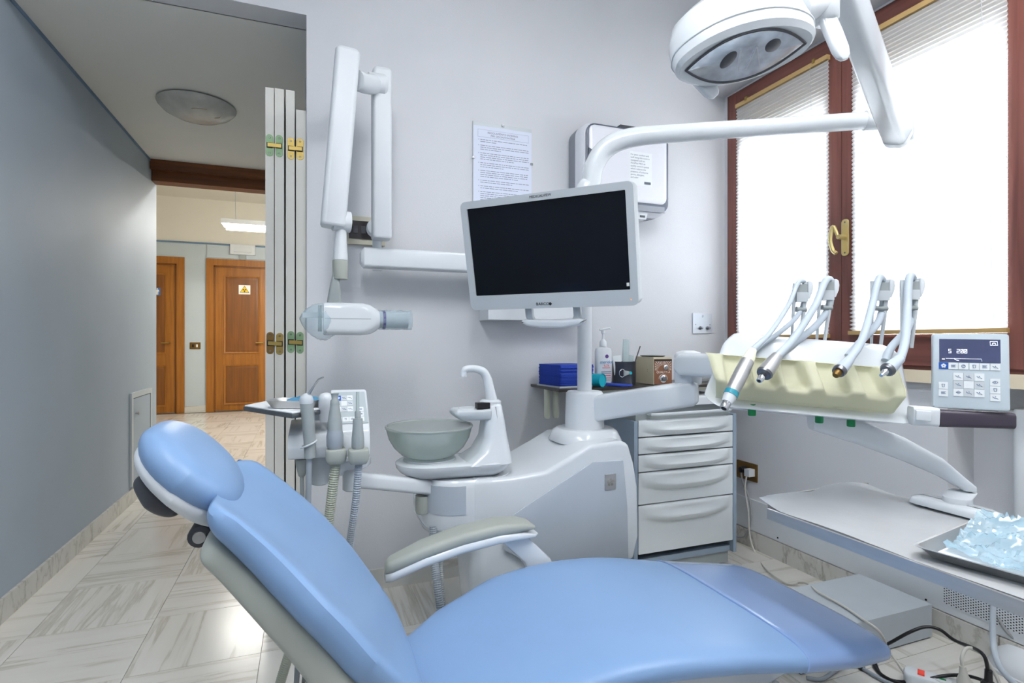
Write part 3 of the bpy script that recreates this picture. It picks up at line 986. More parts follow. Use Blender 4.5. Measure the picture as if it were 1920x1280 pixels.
# lower leg of the unit
obj('pedestal', loft(nb(), [[Vector((x, 1.74 + y, z)) for x, y in rrect(a, b, .06, 5, cx)] for z, a, b, cx in ((0, .60, .26, .78), (.12, .56, .25, .78), (.32, .58, .25, .77), (.47, .52, .26, .76))]), 'white_gloss', unit)
pc = PF(1096, 800, 2.0)
PX0, PY0 = pc.x, pc.y
obj('collar_seat', loft(nb(), [[Vector((PX0 + x, PY0 + y, z)) for x, y in rrect(a, b, r, 7)] for z, a, b, r in ((.69, .25, .24, .09), (.725, .225, .215, .09), (.736, .20, .19, .085))]), 'white_gloss', unit, bev=.004)
obj('collar', lathe(nb(), [(.071, .735), (.0715, .738), (.068, .86), (.062, .868), (.03, .870)], Matrix.Translation((PX0, PY0, 0)), 40), 'white_satin', unit)
obj('post', lathe(nb(), [(.0265, .865), (.0265, 1.30)], Matrix.Translation((PX0, PY0, 0)), 32), 'white_satin', unit)
# beam that carries the instrument table arm
e = PF(1309, 735, 1.85)
def beam(bm, a, b, w0, w1, h0, h1, drop=0.0, r=.014):
    a, b = Vector(a), Vector(b)
    d = (b - a); d.z = 0; d.normalize()
    s = Vector((-d.y, d.x, 0))
    rings = []
    for t, w, h in ((0, w0, h0), (.5, (w0 + w1) / 2, (h0 + h1) / 2), (.97, w1, h1), (1, w1 * .8, h1 * .8)):
        p = a.lerp(b, t)
        rings.append([p + s * x + UPV * z for x, z in rrect(w, h, r, 4)])
    return loft(bm, rings)
obj('beam', beam(nb(), (PX0, PY0, .800), (e.x, e.y, .878), .10, .10, .095, .085), 'white_gloss', unit, smooth=50)

# ------------------------------------------------------------------ spittoon
cc = PF(805, 803, 1.74)
sx, sy = cc.x, cc.y
spit = thing('spittoon', 'frosted glass spittoon bowl with white cup filler tower and spout', 'spittoon', (sx + .08, sy, .625))
tc_ = PF(914, 880, 1.77)
tx, ty = tc_.x, tc_.y
def oval(z, grow):
    out = []
    n = 40
    for i in range(n):
        a = 2 * pi * i / n
        # union-like stadium from bowl centre to tower
        r = .105 + grow if cos(a) < 0 else .085 + grow
        cx = sx if cos(a) < 0 else tx - .012
        cy = sy if cos(a) < 0 else ty
        out.append(Vector((cx + r * cos(a), cy + r * sin(a), z)))
    return out
plat = obj('platform', loft(nb(), [oval(.628, -.03), oval(.640, -.012), oval(.655, .0), oval(.668, .002), oval(.674, -.006), oval(.675, -.03)]), 'white_gloss', spit, smooth=60)
obj('drain_ring', lathe(nb(), [(.082, .672), (.082, .680), (.05, .682)], Matrix.Translation((sx, sy, 0)), 32), 'light_grey', spit)
ob_ = [(.03, .680), (.062, .682), (.090, .694), (.112, .716), (.128, .744), (.1375, .780)]
bw = obj('bowl', lathe(nb(), [(.004, .681)] + ob_, Matrix.Translation((sx, sy, 0)), 56, cap=False), 'bowl_glass', spit, smooth=60)
obj('bowl_rim', lathe(nb(), [(.1375, .776), (.1392, .780), (.1375, .784), (.131, .784), (.130, .780)], Matrix.Translation((sx, sy, 0)), 56), 'bowl_glass_thick', bw)
# tower: leaning wedge
bm = nb()
rings = []
for z, xl, xr, dy in ((.665, -.10, .065, .082), (.70, -.045, .062, .072), (.745, -.022, .056, .060), (.80, -.016, .050, .050), (.842, -.018, .044, .044), (.850, -.012, .038, .038)):
    cx = (xl + xr) / 2
    rings.append([Vector((tx + x, ty + y, z)) for x, y in rrect(xr - xl, 2 * dy, .032, 6, cx)])
tow = obj('tower', loft(bm, rings), 'white_gloss', spit, smooth=60)
obj('cup_shelf', loft(nb(), [[Vector((x, y, z)) for x, y in pl] for z, pl in ((.800, [(tx - .115 + .02, ty - .035), (tx, ty - .045), (tx, ty + .045), (tx - .115 + .02, ty + .035)]), (.822, [(tx - .12, ty - .045), (tx, ty - .05), (tx, ty + .05), (tx - .12, ty + .045)]), (.836, [(tx - .112, ty - .04), (tx, ty - .05), (tx, ty + .05), (tx - .112, ty + .04)]))]), 'light_grey', spit, bev=.008, seg=3)
obj('cup_recess', lathe(nb(), [(.034, .836), (.032, .8385), (.026, .8375), (.01, .837)], Matrix.Translation((tx - .065, ty, 0)), 28), 'white_gloss', spit)
obj('sensor', bx(tx - .048, tx - .006, ty - .046, ty - .02, .838, .856), 'black_plastic', spit, bev=.005)
obj('cap', lathe(nb(), [(.036, .846), (.036, .856), (.028, .862), (.01, .864)], Matrix.Translation((tx + .010, ty, 0)), 28), 'white_gloss', spit)
sb = [PF(922, 752, 1.765), PF(918, 730, 1.765), PF(913, 708, 1.765), PF(905, 696, 1.76), PF(890, 691, 1.755), PF(874, 692, 1.75), PF(869.5, 697, 1.75), PF(869.5, 706, 1.75)]
obj('spout', tube(nb(), sb, [.020, .0165, .0150, .0135, .012, .0115, .0115, .0115], 18, 6), 'white_gloss', spit)

# ------------------------------------------------------------------ monitor
ml, mr = PF(875, 480, 1.800), PF(1193.5, 460, 1.553)
mc = (ml + mr) / 2
mxv = (mr - ml); mw = mxv.length
mxv.z = 0; mxv.normalize()
back = Vector((-mxv.y, mxv.x, 0))        # horizontal, away from viewer
tilt = radians(12.0)
myv = (UPV * cos(tilt) - back * sin(tilt))   # up the screen: top leans towards the viewer
mzv = mxv.cross(myv)                     # out of the screen
MM = Matrix((mxv, myv, mzv)).transposed().to_4x4(); MM.translation = mc
mh = .352
mon = thing('monitor', 'white framed flat screen monitor on the unit column showing a black screen', 'monitor', M=Matrix.Translation(mc - UPV * .18))
obj('casing', prism(nb(), rrect(mw, mh, .018, 6), MM @ Matrix.Translation((0, 0, -.045)), .043), 'light_grey', mon, bev=.005, seg=2)
mat('bezel_grey', rgb(186, 192, 196), .35, noise=.01)
# bezel ring
def ring_bm(w, h, r, iw, ih, icx, icy, M, d):
    o_ = rrect(w, h, r, 6); i_ = rrect(iw, ih, .003, 6, icx, icy)
    return loft(nb(), [[M @ Vector((x, y, z)) for x, y in q] for q, z in ((o_, 0), (o_, d), (i_, d), (i_, 0))], cap=False)
obj('bezel', ring_bm(mw, mh, .018, mw - .046, mh - .070, 0, .012, MM @ Matrix.Translation((0, 0, -.002)), .009), 'bezel_grey', mon, smooth=30)
mat('screen_black', rgb(7, 11, 20), .10, noise=.3, scale=3, spec=.22)
obj('screen', prism(nb(), rrect(mw - .040, mh - .064, .003, 2, 0, .012), MM @ Matrix.Translation((0, 0, .0005)), .001), 'screen_black', mon, smooth=0)
obj('brand_lettering', text_bm('BARCO', .0135, MM @ Matrix.Translation((-.02, -mh / 2 + .0135, .0074))), 'black_plastic', mon, smooth=0)
M_ = MM @ Matrix.Translation((.0055, -mh / 2 + .0135, .0073))
obj('brand_diamond', prism(nb(), [(0, .006), (-.006, 0), (0, -.006), (.006, 0)], M_, .0006), 'black_plastic', mon, smooth=0)
obj('type_lettering', text_bm('MEDICALVIEW', .011, MM @ Matrix.Translation((0, mh / 2 - .0105, .0074)), squash=1.0), 'dark_grey', mon, smooth=0)
mat('led_orange', rgb(240, 130, 60), .4, emit=(1, .4, .1, 1), estr=1.0)
obj('power_led', lathe(nb(), [(.0018, 0), (.0015, .001)], MM @ Matrix.Translation((mw / 2 - .022, -mh / 2 + .018, .007)), 10), 'led_orange', mon)
obj('sticker', bx(-.004, .004, -.005, .005, 0, .0006), 'sign_white', mon, M=MM @ Matrix.Translation((mw / 2 - .030, -mh / 2 + .062, .002)), smooth=0)
# handle below the screen
hpts = [(-.09, -mh / 2 + .012, -.02), (-.088, -mh / 2 - .018, -.012), (-.082, -mh / 2 - .030, -.01)]
for s in (-1, 1):
    obj('handle_arm', loft(nb(), [[Vector((s * (x + dx), y, z)) for dx, z in ((-.012, -.035), (.012, -.035), (.012, -.015), (-.012, -.015))] for x, y in ((.082, -mh / 2 + .01), (.082, -mh / 2 - .03), (.074, -mh / 2 - .048))]), 'bezel_grey', mon, bev=.003, M=MM)
obj('handle_bar', loft(nb(), [[Vector((x, -mh / 2 - .046 - .010 * (1 - (x / .105) ** 2) + y, -.022 + z)) for y, z in rrect(h, .03, .008, 4)] for x, h in ((-.105, .012), (-.09, .022), (-.04, .026), (.04, .026), (.09, .022), (.105, .012))]), 'white_satin', mon, M=MM, smooth=50)
jb = MM @ Vector((0.09, 0, -.045))
obj('swivel_mount', prism(nb(), rrect(.11, .11, .012, 4), MM @ Matrix.Translation((.09, 0, -.075)), .032), 'light_grey', mon, bev=.004)
obj('mount_arm', tube(nb(), [jb - mzv * .02, Vector((PX0, PY0, jb.z)) * .5 + jb * .5, (PX0, PY0, jb.z)], .022, 14), 'white_satin', mon)

# ------------------------------------------------------------------ operating light
lf_ = 1.86
ol = thing('operating_light', 'white dental operating light on a long curved arm in front of the window', 'lamp', (PX0, PY0, 1.30))
pth = [(PX0, PY0, 1.30), PF(1107, 370, 2.0), PF(1107.5, 345, 2.0), PF(1112, 318, 1.995), PF(1127, 288, 1.99), PF(1152, 268, 1.98), PF(1190, 257, 1.965), PF(1250, 251, 1.94), PF(1400, 241, 1.90), PF(1640, 225, 1.86)]
pth[1].x, pth[1].y = PX0, PY0
obj('curved_arm', tube(nb(), pth, [.036, .036, .036, .036, .036, .036, .034, .032, .030, .029], 22, 7), 'white_gloss', ol)
k0 = PF(1652, 226, 1.855); kd = (PF(1660, 225, 1.85) - PF(1500, 234, 1.88)).normalized()
obj('arm_sleeve', rod(nb(), PF(1620, 226, 1.864), PF(1668, 224, 1.854), .033, 24), 'white_satin', ol, bev=.003)
kc = PF(1690, 236, 1.85)
obj('knuckle', lathe(nb(), [(.02, -.062), (.036, -.055), (.041, -.02), (.041, .045), (.036, .058), (.02, .062)], Matrix.Translation(kc), 28), 'white_gloss', ol, smooth=60)
a0, a1 = PF(1680, 246, 1.79), PF(1590, 0, 1.43)
a2 = a0 + (a1 - a0) * 1.30
dirv = (a2 - a0).normalized()
side = dirv.cross(FWD).normalized()
dep = dirv.cross(side).normalized()
def boxarm(bm, pts, w, d, r=.012):
    return loft(bm, [[p + side * x * k + dep * y * k for x, y in rrect(w, d, r, 4)] for p, k in pts])
obj('spring_arm', boxarm(nb(), [(a0 - dirv * .035, .75), (a0 - dirv * .02, 1), (a2, 1.0)], .074, .07, .018), 'white_gloss', ol, smooth=60)
obj('arm_end_cap', boxarm(nb(), [(a0 - dirv * .055, .55), (a0 - dirv * .04, .98), (a0 - dirv * .018, 1.03)], .074, .07, .02), 'white_satin', ol, smooth=60)
# head
lc = PF(1385, 73, 1.36)
xl_ = (PF(1520, 50, 1.345) - PF(1270, 108, 1.39)).normalized()
nl = (-UPV * .93 - FWD * .30 - RGT * .06).normalized()
nl = (nl - xl_ * nl.dot(xl_)).normalized()
yl_ = nl.cross(xl_)
ML = Matrix((xl_, yl_, nl)).transposed().to_4x4(); ML.translation = lc
def eye(w, h, sk=0.0, n=44, p=1.5, q=.75):
    out = []
    for i in range(n):
        a = 2 * pi * i / n
        c_, s_ = cos(a), sin(a)
        out.append((w * math.copysign(abs(c_) ** .9, c_), h * math.copysign(abs(s_) ** q, s_) * (1 - .30 * abs(c_) ** 2)))
    return out
def lens_eye(w, h, n=44):
    out = []
    for i in range(n):
        c_ = cos(2 * pi * i / n)
        out.append((w * c_, math.copysign(h * (1 - abs(c_) ** 2.2), sin(2 * pi * i / n))))
    return out
lev = [(.058, .150, .074), (.060, .156, .080), (.050, .166, .094), (.020, .170, .102), (-.020, .168, .100), (-.064, .152, .090), (-.096, .118, .070), (-.112, .066, .040), (-.116, .02, .012)]
hd_ = obj('lamp_head', loft(nb(), [[Vector((x, y, z)) for x, y in eye(w, h)] for z, w, h in lev]), 'white_gloss', ol, M=ML, smooth=32)
obj('seam_band', loft(nb(), [[Vector((x, y, z)) for x, y in eye(w, h)] for z, w, h in ((.020, .1705, .1025), (.022, .1716, .1035), (.026, .1713, .1032), (.028, .168, .100))], cap=False), 'light_grey', hd_, M=ML, smooth=40)
mat('lamp_reflector', rgb(206, 212, 222), .16, metal=.85, noise=.25, scale=26)
mat('lamp_lens', rgb(235, 238, 245), .05, trans=.9, ior=1.2, noise=.02)
obj('lens_gasket', loft(nb(), [[Vector((x, y, z)) for x, y in lens_eye(w, h)] for z, w, h in ((.0600, .146, .078), (.0625, .144, .0765), (.0625, .139, .0725), (.0600, .137, .071))], cap=False), 'dark_grey', hd_, M=ML)
obj('reflector', loft(nb(), [[Vector((x, y, z)) for x, y in lens_eye(w, h)] for z, w, h in ((.0602, .139, .0725), (.0612, .134, .069), (.0606, .06, .030), (.0610, .004, .002))]), 'lamp_reflector', hd_, M=ML)
for xx, yy, w_, h_, rot in ((-.040, .004, .016, .026, -.5), (.062, .018, .018, .020, .2)):
    obj('bulb_shield', lathe(nb(), [(1, 0), (.9, .0012), (.05, .0016)], ML @ Matrix.Translation((xx, yy, .0612)) @ Matrix.Rotation(rot, 4, 'Z') @ Matrix.Diagonal((w_, h_, 1, 1)), 24), 'dark_grey', hd_)
for xx, rot in ((-.012, .1), (.016, -.15), (.033, .3)):
    obj('reflector_fin', bx(-.0015, .0015, -.035, .035, 0, .003), 'chrome', hd_, M=ML @ Matrix.Translation((xx, -.006, .0608)) @ Matrix.Rotation(rot, 4, 'Z'))
# handles: flat rounded blades at both ends
def blade(pts, wv, t):
    return loft(nb(), [[p + wv * x * k + nrm * y * k for x, y in rrect(.040, t, t * .45, 4)] for p, k, nrm in pts])
def handle(p0, p1, label=None):
    d = (p1 - p0).normalized()
    wv = d.cross(FWD).normalized(); nn = d.cross(wv).normalized()
    ps = [(p0.lerp(p1, t), k, nn) for t, k in ((0, .75), (.2, .95), (.6, 1.05), (.85, 1.0), (.95, .8), (1, .45))]
    return loft(nb(), [[p + wv * x * k + n_ * y * k for x, y in rrect(.042, .020, .009, 4)] for p, k, n_ in ps])
obj('handle', handle(PF(1278, 112, 1.45), PF(1342, 181, 1.44)), 'white_gloss', hd_, smooth=60)
obj('handle', handle(PF(1532, -12, 1.36), PF(1583, 112, 1.33)), 'white_gloss', hd_, smooth=60)
jp = PF(1545, 8, 1.36)
obj('yoke', rod(nb(), ML @ Vector((.14, .03, -.015)), jp, .030, 22), 'white_satin', ol, bev=.004)
obj('yoke_joint', lathe(nb(), [(.02, -.05), (.034, -.04), (.036, .05), (.02, .06)], Matrix.Translation(jp), 24), 'white_gloss', ol, smooth=60)
top = a2 - UPV * .01
obj('drop_link', tube(nb(), [jp + UPV * .04, jp + UPV * .12, jp.lerp(top, .8) + UPV * .10, top], [.026, .026, .026, .03], 18, 6), 'white_gloss', ol)

# ------------------------------------------------------------------ assistant instrument unit
def LF(u, v, f):
    return PF(u, v, f)
am = thing('assistant_unit', 'white assistant instrument holder with small keypad beside the folding door', 'instrument holder', PF(618, 900, 1.5))
ao = PF(616, 858, 1.45)
AFD = Vector((ao.x, ao.y, 0)).normalized(); ARD = Vector((AFD.y, -AFD.x, 0))
AM = Matrix((ARD, AFD, UPV)).transposed().to_4x4(); AM.translation = ao
PXM = 1.45 / FPX
wL, wR = -73 * PXM, 76 * PXM
def sec(x, prof):
    return [Vector((x, y, z)) for y, z in prof]
low = [(0, 0), (-.004, .03), (.012, .062), (.15, .088), (.17, .05), (.16, .0)]
hi_ = [(0, 0), (-.004, .03), (.006, .068), (.10, .132), (.155, .168), (.17, .160), (.17, .0)]
bm = loft(nb(), [sec(wL + .012, [(.012 + y * .85, .010 + z * .75) for y, z in low]), sec(wL, low), sec(.01, low)])
obj('tray_shelf', bm, 'white_gloss', am, bev=.006, seg=2, M=AM)
bm = loft(nb(), [sec(.006, hi_), sec(wR - .006, hi_), sec(wR, [(y * .97 + .003, z * .97) for y, z in hi_])])
kb = obj('keypad_housing', bm, 'white_gloss', am, bev=.006, seg=2, M=AM)
# keypad on the slope
s0, s1 = Vector((0, .028, .083)), Vector((0, .142, .1595))
sv = (s1 - s0); sl = sv.length; sv.normalize()
KM = AM @ axis_matrix(s0 + Vector(((wR + .006) / 2, 0, 0)), Vector((0, -sv.z, sv.y)), Vector((1, 0, 0)))
pw = wR - .012
mat('keypad_grey', rgb(176, 186, 190), .4, noise=.01)
mat('key_white', rgb(228, 232, 234), .4, noise=.01)
mat('key_blue', rgb(28, 84, 170), .4, noise=.01)
mat('icon_blue', rgb(92, 112, 150), .5, noise=.01)
kp = obj('keypad', prism(nb(), [(-pw / 2, .0), (pw / 2, 0), (pw / 2 - .004, sl), (-pw / 2 + .004, sl)], KM @ Matrix.Translation((0, 0, .0005)), .0022), 'keypad_grey', am, bev=.0006, seg=1)
def key(parent, M, x, y, w, h, m='key_white', icon=0):
    k_ = obj('key', bx(x - w / 2, x + w / 2, y - h / 2, y + h / 2, 0, .0008), m, parent, M=M, smooth=0)
    return k_
def icon(parent, M, x, y, s, kind, m='icon_blue'):
    bm = nb(); z = .001
    if kind == 'flower':
        for q in range(5):
            a = radians(90 + 72 * q)
            lathe(bm, [(s * .2, z), (s * .19, z + .0003)], Matrix.Translation((x + s * .28 * cos(a), y + s * .28 * sin(a), 0)), 8)
    elif kind == 'chair':
        tube(bm, [(x - s * .45, y + s * .2, z), (x - s * .1, y - s * .12, z), (x + s * .2, y - s * .1, z), (x + s * .45, y - s * .3, z)], s * .05, 5)
        lathe(bm, [(s * .1, z), (s * .09, z + .0003)], Matrix.Translation((x + s * .02, y + s * .16, 0)), 8)
    elif kind == 'ring':
        tube(bm, [(x + s * .3 * cos(a), y + s * .3 * sin(a), z) for a in [i * 2 * pi / 12 for i in range(13)]], s * .06, 5)
        tube(bm, [(x, y, z), (x + s * .1, y + s * .2, z)], s * .05, 5)
    elif kind == 'cup':
        tube(bm, [(x - s * .25, y + s * .3, z), (x - s * .16, y - s * .3, z), (x + s * .16, y - s * .3, z), (x + s * .25, y + s * .3, z), (x - s * .25, y + s * .3, z)], s * .05, 5)
    elif kind == 'diamond':
        tube(bm, [(x, y + s * .3, z), (x - s * .4, y, z), (x, y - s * .3, z), (x + s * .4, y, z), (x, y + s * .3, z)], s * .05, 5)
        tube(bm, [(x - s * .3, y, z), (x + s * .2, y, z)], s * .05, 5)
    elif kind == 'eye':
        tube(bm, [(x - s * .45, y, z), (x, y + s * .24, z), (x + s * .45, y, z), (x, y - s * .24, z), (x - s * .45, y, z)], s * .05, 5, 3)
        lathe(bm, [(s * .12, z), (s * .1, z + .0003)], Matrix.Translation((x, y, 0)), 8)
    elif kind == 'lines':
        for q in range(3):
            tube(bm, [(x - s * .4, y + s * (.2 - .2 * q), z), (x + s * (.4 - .15 * (q % 2)), y + s * (.2 - .2 * q), z)], s * .05, 5)
    return obj('icon', bm, m, parent, M=M, smooth=0)
KM2 = KM @ Matrix.Translation((0, 0, .0027))
gw, gh = .0162, .0235
for r in range(3):
    for q in range(3):
        x, y = -.031 + q * gw, sl - .028 - r * (gh + .001)
        white = (r + q) % 2 == 0
        m_ = 'key_blue' if (r, q) == (0, 0) else ('key_white' if white else 'light_grey')
        key(kp, KM2, x, y, gw * .96, gh * .92, m_)
        if (r, q) != (1, 1):
            icon(kp, KM2, x, y, .012, 'flower' if (r, q) == (0, 0) else 'chair', 'key_white' if (r, q) == (0, 0) else 'icon_blue')
for r in range(3):
    key(kp, KM2, .030, sl - .080 - r * .0205, .015, .0185); icon(kp, KM2, .030, sl - .080 - r * .0205, .010, ('ring', 'lines', 'cup')[r])
for q in range(3):
    key(kp, KM2, -.029 + q * .0172, .017, .0160, .0185); icon(kp, KM2, -.029 + q * .0172, .017, .010, ('eye', 'cup', 'ring')[q])
# holders, pole, arm
def aloc(u, v, f=1.45):
    return PF(u, v, f)
for u in (630, 672):
    p = PF(u, 853, 1.425)
    M_ = AM.copy(); M_.translation = p
    obj('holder', loft(nb(), [[Vector((x * k, y * k - .006, z)) for x, y in rrect(.052, .05, .012, 4)] for z, k in ((-.020, .78), (-.008, 1), (.012, 1.0), (.018, .96))]), 'warm_grey', am, M=M_, bev=.002)
pp_ = PF(600, 862, 1.52)
obj('pole', lathe(nb(), [(.018, -.068), (.025, -.064), (.026, -.03), (.0262, -.026), (.026, 0.02)], Matrix.Translation(pp_), 24), 'light_grey', am)
obj('bracket', loft(nb(), [[PF(u, v, f) + FWD * y for y in (0, .05)] for u, v, f in ((602, 868, 1.52), (690, 862, 1.52))] if False else [[PF(600, v, 1.54) + FWD * y for v, y in ((866, 0), (900, 0), (900, .05), (866, .05))], [PF(640, v, 1.54) + FWD * y for v, y in ((866, 0), (892, 0), (892, .05), (866, .05))], [PF(688, v, 1.56) + FWD * y for v, y in ((860, 0), (876, 0), (876, .05), (860, .05))]]), 'white_gloss', am, bev=.004)
j0 = PF(660, 899, 1.56)
obj('joint', lathe(nb(), [(.02, -.03), (.026, -.026), (.026, .026), (.02, .03)], Matrix.Translation(j0), 22), 'light_grey', am)
j1 = PF(792, 916, 1.69)
obj('arm', beam(nb(), j0 + Vector((.012, 0, 0)), j1 + Vector((.03, 0, .002)), .05, .05, .045, .046, r=.012), 'white_gloss', am, smooth=60)
obj('arm_pivot', lathe(nb(), [(.02, -.075), (.022, -.07), (.022, -.02)], Matrix.Translation(j1), 22), 'warm_grey', am)

# suction handpieces, syringe and their hoses
def down_hose(p, pts):
    return [p] + pts
def hold(name, label, cat, u, prof, m, hose_pts, hr, rib, hm, f=1.425, v0=842, extra=None):
    p = PF(u, v0, f) - FWD * .004
    t = thing(name, label, cat, p)
    lean = Matrix.Translation(p) @ Matrix.Rotation(radians(-4), 4, 'X')
    for k, (pr, mm, nm_) in enumerate(prof):
        obj(nm_, lathe(nb(), pr, lean, 22), mm, t, smooth=50)
    if hose_pts:
        bm = ribbed(nb(), hose_pts, hr) if rib else tube(nb(), hose_pts, hr, 10, 8)
        obj('hose', bm, hm, t, smooth=0 if rib else 40)
    return t, lean
mat('hose_olive', rgb(168, 172, 158), .5, noise=.03)
mat('hose_grey', rgb(150, 158, 166), .45, noise=.03)
h1 = [PF(630, 866, 1.42), PF(622, 930, 1.42), PF(612, 1010, 1.43), PF(592, 1110, 1.44), PF(553, 1195, 1.45), PF(524, 1285, 1.46), PF(500, 1380, 1.50), PF(520, 1440, 1.56)]
t, lean = hold('suction_handpiece', 'thick grey suction handpiece standing in the left keypad holder', 'suction handpiece', 629, [([(.016, 0), (.021, .01), (.0215, .035), (.019, .05)], 'hose_grey', 'grip_base'), ([(.019, .05), (.0185, .07), (.013, .105), (.0115, .115)], 'grey_plastic', 'grip'), ([(.0115, .114), (.012, .118), (.011, .128), (.008, .131), (.009, .142), (.011, .146), (.007, .147)], 'grey_plastic', 'nozzle')], 'x', h1, .0135, True, 'hose_olive')
h2 = [PF(673, 866, 1.42), PF(668, 930, 1.42), PF(660, 990, 1.43), PF(646, 1080, 1.46), PF(620, 1170, 1.49), PF(590, 1250, 1.50), PF(570, 1320, 1.52), PF(560, 1420, 1.56)]
t, lean = hold('saliva_ejector', 'slim grey saliva ejector with clear tip in the right keypad holder', 'saliva ejector', 672, [([(.013, 0), (.0165, .008), (.016, .03), (.0135, .055)], 'grey_plastic', 'grip_base'), ([(.0135, .055), (.013, .062), (.0125, .080), (.008, .0815), (.008, .098), (.007, .1)], 'grey_plastic', 'collar')], 'x', h2, .0105, True, 'hose_grey')
obj('clear_tip', lathe(nb(), [(.0045, .098), (.0035, .15), (.003, .15)], lean, 12), 'bowl_glass', t)
# syringe
p = PF(579, 862, 1.40)
t = thing('air_water_syringe', 'grey air and water syringe with bent steel nozzle', 'syringe', p)
obj('body', tube(nb(), [PF(582, 858, 1.40), PF(579, 800, 1.40), PF(574.5, 755, 1.40)], [.014, .0145, .0155, .0165, .016], 18, 6), 'grey_plastic', t)
obj('head', lathe(nb(), [(.0165, -.004), (.0175, .004), (.015, .014), (.008, .02), (.003, .022)], axis_matrix(PF(574.3, 753, 1.40), (0, 0, 1)), 22), 'light_grey', t)
obj('nozzle', tube(nb(), [PF(576, 744, 1.40), PF(588, 725, 1.39), PF(597, 712, 1.38), PF(606, 707, 1.37)], [.0045, .003, .0026, .0022], 10, 6), 'chrome', t)
obj('holder_ring', tube(nb(), [PF(579, 832, 1.40) + Vector((.019 * cos(a), .019 * sin(a), .008 * cos(a))) for a in [i * 2 * pi / 20 for i in range(21)]], .0025, 8), 'light_grey', t)
obj('hose', tube(nb(), [PF(580, 858, 1.40), PF(578, 930, 1.40), PF(574, 1050, 1.42), PF(562, 1180, 1.48), PF(555, 1300, 1.53), PF(550, 1420, 1.56)], .0075, 10, 6), 'hose_grey', t)
t = thing('curing_light_plug', 'grey cone shaped hose plug hanging below the left shelf of the assistant holder', 'plug', PF(566, 890, 1.46))
obj('cone', lathe(nb(), [(.006, -.048), (.009, -.044), (.016, -.012), (.017, 0)], Matrix.Translation(PF(566, 860, 1.46)), 20), 'grey_plastic', t)
obj('hose', tube(nb(), [PF(566, 888, 1.46), PF(567, 960, 1.46), PF(568, 1080, 1.48), PF(575, 1190, 1.52), PF(567, 1300, 1.55), PF(550, 1440, 1.6)], .0055, 10, 6), 'grey_plastic', t)
# loops of hose that return to the unit
t = thing('suction_hose', 'grey ribbed suction hose hanging under the left end of the dental unit', 'hose', PF(815, 1000, 1.67))
obj('ribbed_tube', ribbed(nb(), [PF(812, 986, 1.67), PF(814, 1040, 1.66), PF(820, 1100, 1.62), PF(826, 1170, 1.60), PF(815, 1300, 1.60), PF(760, 1400, 1.62)], .0125), 'steel_dark' if False else 'hose_grey', t, smooth=0)
t = thing('drain_hose', 'second thin grey hose beside the suction hose under the unit', 'hose', PF(822, 1000, 1.70))
obj('ribbed_tube', ribbed(nb(), [PF(824, 988, 1.72), PF(826, 1050, 1.70), PF(830, 1120, 1.66), PF(838, 1200, 1.64), PF(840, 1330, 1.64)], .008), 'grey_plastic', t, smooth=0)

# little tray table of the assistant unit
mat('paper_white', rgb(244, 246, 248), .7, noise=.02, bump=.4, bscale=60)
mat('paper_blue', rgb(120, 190, 226), .6, noise=.06, bump=.3, bscale=40)
q0, q1 = PF(456, 764, 1.50), PF(562, 778, 1.36)
tt = thing('assistant_tray_shelf', 'small steel shelf with white paper beside the folding door', 'shelf', PF(540, 775, 1.5))
zt = PF(500, 768, 1.45).z
pl_ = [PZ(456, 762, zt), PZ(548, 776, zt), PZ(600, 768, zt), PZ(606, 757, zt), PZ(505, 752, zt)]
def slab(pts, z0, z1):
    return loft(nb(), [[Vector((p.x, p.y, z)) for p in pts] for z in (z0, z1)])
obj('plate', slab(pl_, zt - .012, zt), 'steel_dark', tt, bev=.002)
obj('paper_liner', slab([p.lerp(sum(pl_, Vector()) / 5, .03) for p in pl_], zt, zt + .004), 'paper_white', tt, bev=.0015)
obj('bracket', bx(-.02, .03, -.02, .03, -.03, .012), 'white_satin', tt, bev=.006, M=Matrix.Translation(PF(592, 766, 1.50)))
t = thing('instrument_tray', 'small oval steel tray with blue wrap on the assistant shelf', 'tray', PF(545, 762, 1.47))
tcn = PF(553, 756, 1.47); tcn.z = zt + .006
RM = Matrix((RGT, FWD, UPV)).transposed().to_4x4(); RM.translation = tcn
def trayloft(w, d, h, t_=.002):
    o = [(0, .82), (h * .9, 1.0), (h, 1.04), (h, 1.0), (h * .85, .97), (t_, .80)]
    return loft(nb(), [[Vector((x * k, y * k, z)) for x, y in rrect(w, d, .03, 5)] for z, k in o])
obj('pan', trayloft(.135, .09, .020), 'steel', t, M=RM)
random.seed(3)
def crumple(w, d, h, nx, ny, seed, fold=1.0):
    rnd = random.Random(seed)
    hs = [[(rnd.random() * .5 + .5 * abs(sin(i * 1.7 + j * .9))) * h for j in range(ny + 1)] for i in range(nx + 1)]
    bm = nb()
    g = [[bm.verts.new((w * (i / nx - .5) + rnd.uniform(-.2, .2) * w / nx, d * (j / ny - .5) + rnd.uniform(-.2, .2) * d / ny, hs[i][j] * (1 - .75 * (max(abs(i / nx - .5), abs(j / ny - .5)) * 2) ** 3))) for j in range(ny + 1)] for i in range(nx + 1)]
    for i in range(nx):
        for j in range(ny):
            bm.faces.new((g[i][j], g[i + 1][j], g[i + 1][j + 1], g[i][j + 1]))
    bmesh.ops.solidify(bm, geom=bm.faces[:], thickness=.0012)
    return bm
t2 = obj('face_mask', crumple(.085, .05, .016, 8, 6, 5), 'paper_blue', None, M=RM @ Matrix.Translation((.028, .0, .0165)), smooth=20)
tag(t2, 'crumpled light blue wrap lying in the small assistant tray', 'wrap')
